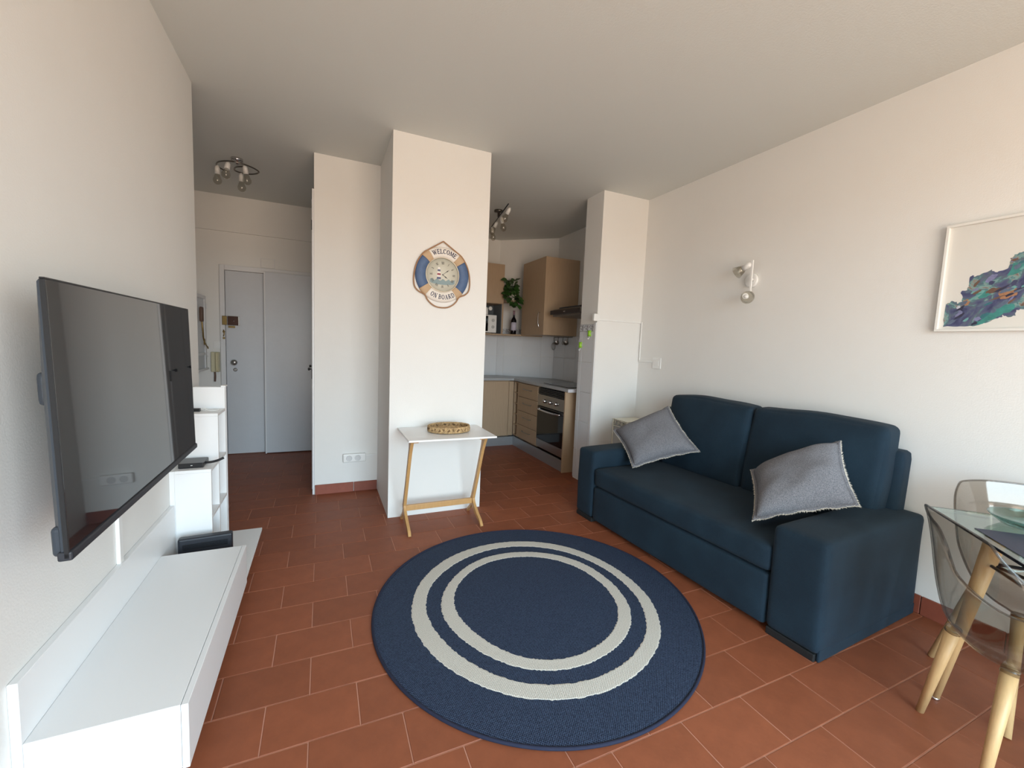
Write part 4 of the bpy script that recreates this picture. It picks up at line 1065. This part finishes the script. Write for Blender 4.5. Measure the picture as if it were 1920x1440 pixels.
obj('plate', B((-.624, 5.585, 2.115), (-.495, 5.5995, 2.214), .002), M_wall, vc); obj('rim', B((-.630, 5.594, 2.108), (-.489, 5.5997, 2.22), .002), M_trimw, vc)
# meter cabinet door standing open, strap on a hook
mc = thing('meter_cabinet_door', (-1.15, 5.36, 1.35), 'open white meter cabinet door beside the cream intercom', 'cabinet door')
obj('panel', B((-1.168, 5.12, .96), (-1.152, 5.56, 1.755), .003), M_doorp, mc)
obj('frame', box(box(box(B((-1.1515, 5.50, .98), (-1.140, 5.555, 1.75), .002), (-1.1515, 5.12, 1.715), (-1.140, 5.499, 1.75), .002), (-1.1515, 5.12, 1.12), (-1.143, 5.499, 1.15), .002), (-1.1515, 5.12, .965), (-1.125, 5.56, .985), .002), M_trimw, mc)
bm = bm_new()
for z in (1.62, 1.10): lathe(bm, [(.008, 0), (.008, .05)], (-1.14, 5.562, z), 10)
obj('hinge', bm, M_trimw, mc)
sk = thing('hanging_strap', (-1.13, 5.27, 1.45), 'brown strap with metal ring hanging in front of the meter cabinet door', 'strap')
obj('hook', puff(bm_new(), (-1.135, 5.235, 1.47), (-1.105, 5.30, 1.62), .012, (0, 0, 0), 6), M_leather, sk)
obj('strap', tube(bm_new(), cat([(-1.12, 5.27, 1.48), (-1.115, 5.28, 1.38), (-1.115, 5.31, 1.29), (-1.11, 5.36, 1.24)]), .0075, 8), M_brass, sk)
bm = bm_new(); tube(bm, [(-1.11, 5.315+.02*math.cos(t), 1.265+.03*math.sin(t)) for t in [2*PI*i/16 for i in range(16)]], .005, 6, closed=True); tube(bm, cat([(-1.11, 5.36, 1.24), (-1.105, 5.41, 1.21), (-1.105, 5.43, 1.195), (-1.105, 5.42, 1.215)]), .006, 6)
obj('ring', bm, M_brass, sk)

# ceiling lamps -----------------------------------------------------------
def spot(parent, p, d, cup=M_plastic, r=.028, L=.05):
    p = V3(p); d = V3(d).normalized()
    s = obj('socket', lathe(bm_new(), [(.006, -.02), (.012, -.012), (.019, 0), (.021, L)], p, 16, d), cup, parent)
    sub('bulb', lathe(bm_new(), [(.014, L-.004), (.024, L+.02), (r+.006, L+.05), (r+.002, L+.07), (.014, L+.085), (.0, L+.088)], p, 18, d), M_bulb, s, parent)
    return s
hl = thing('ceiling_lamp', (-.66, 4.49, H), 'chrome spiral ceiling lamp with glass spots in the entrance hall', 'lamp')
sp1 = cat([(-.79, 4.60, 2.79), (-.825, 4.52, 2.79), (-.80, 4.42, 2.79), (-.731, 4.355, 2.79), (-.651, 4.34, 2.79), (-.56, 4.39, 2.79), (-.51, 4.48, 2.79), (-.55, 4.56, 2.79), (-.63, 4.60, 2.79), (-.70, 4.56, 2.79), (-.68, 4.47, 2.79), (-.62, 4.42, 2.79)], 6)
obj('spiral_rod', tube(bm_new(), sp1, .006, 8), mat('dull_chrome', (128, 124, 118), .25, 1), hl)
obj('ceiling_rose', lathe(bm_new(), [(.0, 0), (.045, 0), (.045, -.018), (.02, -.03), (.012, -.05), (.0, -.05)], (-.66, 4.40, H-.0005), 24), M_chrome, hl)
spot(hl, (-.82, 4.50, 2.77), (-.05, .25, -1)); spot(hl, (-.605, 4.42, 2.785), (.1, .3, -1)); spot(hl, (-.66, 4.60, 2.77), (.0, .25, -1)); spot(hl, (-.72, 4.36, 2.77), (-.1, -.3, -1))
kl = thing('ceiling_lamp', (1.77, 4.5, H), 'bar ceiling lamp with angled spots in the kitchen, half behind the pillar', 'lamp')
obj('bar', tube(bm_new(), [(1.70, 4.03, 2.765), (1.87, 4.98, 2.765)], .006, 8), M_dark, kl)
obj('ceiling_rose', lathe(bm_new(), [(.0, 0), (.05, 0), (.05, -.018), (.015, -.025), (.012, -.072), (.0, -.072)], (1.785, 4.50, H-.0005), 24), mat('rose_metal', (110, 104, 98), .3, .9), kl)
spot(kl, (1.74, 4.10, 2.735), (-.35, .5, -1)); spot(kl, (1.79, 4.42, 2.735), (.4, .3, -1)); spot(kl, (1.81, 4.62, 2.735), (-.4, .4, -1)); spot(kl, (1.85, 4.86, 2.735), (.3, .3, -1))
# wall lamp
wl = thing('wall_lamp', (2.95, 2.22, 1.91), 'white two-spot wall lamp with glass cones above the sofa', 'lamp')
obj('wall_plate', lathe(bm_new(), [(.052, 0), (.052, .018), (.045, .022), (.0, .022)], (2.9498, 2.222, 1.912), 32, (-1, 0, 0)), M_plastic, wl)
obj('stem', tube(bm_new(), [(2.93, 2.2, 1.912), (2.875, 2.178, 1.912)], .008, 8), M_plastic, wl)
obj('bar', B((2.868, 2.170, 1.822), (2.878, 2.186, 2.047), .002), M_plastic, wl)
def cone(p, d, rr=.047):
    p = V3(p); d = V3(d).normalized()
    s = obj('spot_head', lathe(bm_new(), [(.006, -.02), (.018, -.015), (.021, 0), (.022, .045)], p, 18, d), M_plastic, wl)
    sub('glass_cone', lathe(bm_new(), [(.020, .040), (.030, .055), (rr, .10), (rr-.002, .10), (.028, .056), (.018, .042)], p, 26, d), M_bulb, s, wl)
    sub('bulb', lathe(bm_new(), [(.0, .04), (.012, .045), (.017, .065), (.012, .082), (.0, .086)], p, 16, d), M_plastic, s, wl)
cone((2.872, 2.205, 2.015), (-.1, .85, -.42)); cone((2.885, 2.235, 1.80), (-.55, -.72, -.25))

# picture -------------------------------------------------------------------
pc = thing('framed_picture', (2.945, .75, 1.78), 'abstract blue and teal painting in a thin white frame on the right wall', 'picture')
Y0, Y1, Zb, Zt = .33, 1.136, 1.515, 2.052
fb = bm_new(); fwid = .022
for lo, hi in (((2.918, Y0, Zb), (2.9497, Y1, Zb+.012)), ((2.918, Y0, Zt-.012), (2.9497, Y1, Zt)), ((2.918, Y0, Zb+.012), (2.9497, Y0+.012, Zt-.012)), ((2.918, Y1-.012, Zb+.012), (2.9497, Y1, Zt-.012))): box(fb, lo, hi, .001, 1)
obj('frame', fb, M_frame, pc)
obj('paper', B((2.936, Y0+.0122, Zb+.0122), (2.9395, Y1-.0122, Zt-.0122)), M_paper, pc)
paint = [(1.109, 1.538), (1.109, 1.592), (1.108, 1.645), (1.101, 1.661), (1.087, 1.671), (1.07, 1.665), (1.062, 1.655), (1.047, 1.664), (1.047, 1.685), (1.056, 1.704), (1.053, 1.719), (1.034, 1.72), (1.03, 1.737), (1.032, 1.757), (1.029, 1.788), (1.022, 1.791), (1.013, 1.783), (.994, 1.792), (.976, 1.799), (.957, 1.81), (.948, 1.797), (.938, 1.794), (.922, 1.8), (.904, 1.809), (.901, 1.828), (.903, 1.854), (.891, 1.862), (.879, 1.872), (.864, 1.877), (.80, 1.90), (.74, 1.93), (.66, 1.94), (.58, 1.98), (.50, 1.97), (.46, 1.99), (.44, 1.90), (.50, 1.82), (.58, 1.78), (.64, 1.70), (.72, 1.66), (.78, 1.64), (.838, 1.613), (.86, 1.612), (.859, 1.585), (.883, 1.579), (.901, 1.592), (.902, 1.58), (.923, 1.574), (.939, 1.562), (.963, 1.555), (.976, 1.546), (.996, 1.536), (1.027, 1.535), (1.069, 1.534)]
def jag(P, n=3, amp=.0035):
    out = []; r_ = random.Random(2)
    for i, p in enumerate(P):
        q = P[(i+1) % len(P)]
        for k in range(n):
            t = k/n; out.append((p[0]+(q[0]-p[0])*t+r_.uniform(-amp, amp)*(k > 0), p[1]+(q[1]-p[1])*t+r_.uniform(-amp, amp)*(k > 0)))
    return out
def flatx(pts, x, m, name, label=None):
    bm = bm_new(); prism(bm, pts, 0, x-.0003, x); return obj(name, bm, m, pc, label)
flatx(jag([(min(p[0], 1.108), max(p[1], 1.54)) for p in paint]), 2.9357, M_paint, 'paint_field')
flatx(jag([(.985, 1.545), (.93, 1.572), (.90, 1.597), (.89, 1.60), (.866, 1.618), (.868, 1.638), (.90, 1.64), (.925, 1.622), (.95, 1.592), (.985, 1.572)]), 2.9353, M_teal, 'paint_patch', 'teal patch')
flatx(jag([(.925, 1.69), (.915, 1.665), (.89, 1.668), (.865, 1.68), (.868, 1.712), (.885, 1.715), (.915, 1.712)]), 2.9353, M_ochre, 'paint_patch', 'ochre patch')
flatx(jag([(1.045, 1.668), (1.04, 1.645), (1.025, 1.645), (1.018, 1.665), (1.03, 1.676)], 2, .003), 2.9353, M_ochre, 'paint_patch', 'ochre patch')
flatx(jag([(1.005, 1.70), (.99, 1.675), (.965, 1.678), (.945, 1.70), (.965, 1.712), (.99, 1.716)], 2, .003), 2.9353, M_teal, 'paint_patch', 'teal patch')
flatx(jag([(.89, 1.83), (.905, 1.775), (.885, 1.775), (.86, 1.79), (.845, 1.83)], 2, .003), 2.9353, M_teal, 'paint_patch', 'teal patch')
def inside(p, P):
    c = False
    for i in range(len(P)):
        a_, b_ = P[i], P[i-1]
        if (a_[1] > p[1]) != (b_[1] > p[1]) and p[0] < (b_[0]-a_[0])*(p[1]-a_[1])/(b_[1]-a_[1])+a_[0]: c = not c
    return c
dab_m = [mat('dab_'+n_, c_, .5, var=.25, vscale=60) for n_, c_ in (('navy', (40, 42, 72)), ('lilac', (128, 130, 170)), ('grey_blue', (92, 108, 132)), ('aqua', (110, 168, 166)), ('umber', (112, 84, 70)), ('pale', (200, 202, 212)), ('slate', (60, 66, 104)), ('deep_teal', (44, 112, 122)))]
rd = random.Random(11); dabs = {}
for k in range(230):
    p = (rd.uniform(.45, 1.10), rd.uniform(1.54, 1.97)); r1, r2, a_ = rd.uniform(.008, .028), rd.uniform(.004, .010), rd.uniform(.2, 1.1)
    pts_ = []
    for i in range(11):
        t_ = 2*PI*i/11; q_ = 1+rd.uniform(-.3, .3); x_, z_ = r1*q_*math.cos(t_), r2*q_*math.sin(t_)
        pts_.append((p[0]-x_*math.cos(a_)+z_*math.sin(a_), p[1]+x_*math.sin(a_)+z_*math.cos(a_)))
    if all(inside(q, paint) and q[0] < 1.106 and q[1] > 1.541 for q in pts_):
        j_ = rd.choice((0, 0, 1, 1, 2, 2, 3, 4, 5, 6, 6, 7)); bm = dabs.setdefault(j_, bm_new())
        prism(bm, pts_, 0, 2.9350-k*.0000035, 2.9352)
for j_, bm in dabs.items(): obj('paint_dabs', bm, dab_m[j_], pc, kind='stuff')
obj('glazing', B((2.930, Y0+.0122, Zb+.0122), (2.9315, Y1-.0122, Zt-.0122)), clear('picture_glass', (255, 255, 255), .5, .02), pc)

# wire side table behind the sofa arm ---------------------------------------
nt = thing('wire_side_table', (2.75, 3.3, 0), 'cream white scrollwork metal side table in the corner behind the sofa', 'table')
q0, q1, q2, q3 = V3((2.66, 3.31, 0)), V3((2.72, 3.095, 0)), V3((2.925, 3.17, 0)), V3((2.87, 3.385, 0))
ztop = .672
q0, q1, q3 = V3((2.652, 3.395, 0)), V3((2.705, 3.305, 0)), V3((2.93, 3.40, 0))
K = [V3((2.665, 3.40, 0)), V3((2.665, 3.19, 0)), V3((2.93, 3.19, 0)), V3((2.93, 3.40, 0))]
obj('table_top', B((2.66, 3.185, ztop-.006), (2.935, 3.405, ztop), .002), M_white_metal, nt)
for k_ in K: obj('leg', tube(bm_new(), [k_, k_+V3((0, 0, ztop-.007))], .0055, 8), M_white_metal, nt)
fr = bm_new()
for i in range(4):
    a, b = K[i], K[(i+1) % 4]
    for z in (ztop-.07, ztop-.012): tube(fr, [a+V3((0, 0, z)), b+V3((0, 0, z))], .004, 6)
    L_ = (b-a).length; n_ = int(L_/.045)
    for j in range(n_):
        c_ = a.lerp(b, (j+.5)/n_)+V3((0, 0, ztop-.041)); dv = (b-a).normalized(); sg = 1 if j % 2 else -1
        tube(fr, [c_+dv*sg*.019*math.cos(t)*(1-t/11)+V3((0, 0, .024*math.sin(t)*(1-t/11))) for t in [s*.55 for s in range(17)]], .0025, 5)
obj('scroll_frieze', fr, M_white_metal, nt)

# electronics on the bench --------------------------------------------------
md = thing('router', (-.55, 2.53, .1), 'black router box standing upright behind the television bench', 'router')
bm = bm_new(); box(bm, (-.115, -.022, 0), (.115, .022, .218), .010, 3)
md.matrix_world = Matrix.Translation((-.545, 2.545, .101)) @ Matrix.Rotation(dgr(4), 4, 'Z')
md.location = (-.545, 2.545, .101); md.rotation_euler = (0, 0, dgr(4))
obj('case', bm, M_dark, md, local=True)
bm = bm_new()
for k in range(5): box(bm, (-.095, -.0245, .185-k*.006), (.095, -.0222, .188-k*.006))
obj('vent_slot', bm, M_black, md, local=True)
obj('front_recess', B((-.10, -.0235, .02), (.10, -.0222, .145), .0005, 1), M_black, md, local=True)
sb = thing('set_top_box', (-.62, 2.715, .641), 'flat black set-top box with plug on the lower step of the shelf tower', 'set-top box')
obj('case', B((-.685, 2.665, .6415), (-.575, 2.785, .668), .004), M_black, sb)
obj('cable_plug', tube(bm_new(), cat([(-.576, 2.715, .656), (-.55, 2.713, .657), (-.52, 2.712, .664), (-.492, 2.715, .676)]), [.006]*12+[.006, .008, .009, .009, .009, .009, .006] if 0 else .0065, 8), M_black, sb)
obj('light', B((-.63, 2.6635, .655), (-.622, 2.6652, .658)), M_plastic, sb)
cbn = thing('cable_coil', (-.59, 2.93, .908), 'loose white cable with black plug on the upper step of the shelf tower', 'cable')
obj('plug', B((-.685, 2.885, .9085), (-.632, 2.912, .926), .004), M_black, cbn)
obj('wire', tube(bm_new(), cat([(-.632, 2.898, .918), (-.615, 2.89, .93), (-.60, 2.90, .914), (-.57, 2.905, .911), (-.55, 2.925, .911), (-.57, 2.95, .911), (-.61, 2.945, .911), (-.635, 2.925, .911), (-.61, 2.905, .912)], 5), .0022, 6), M_plastic, cbn)
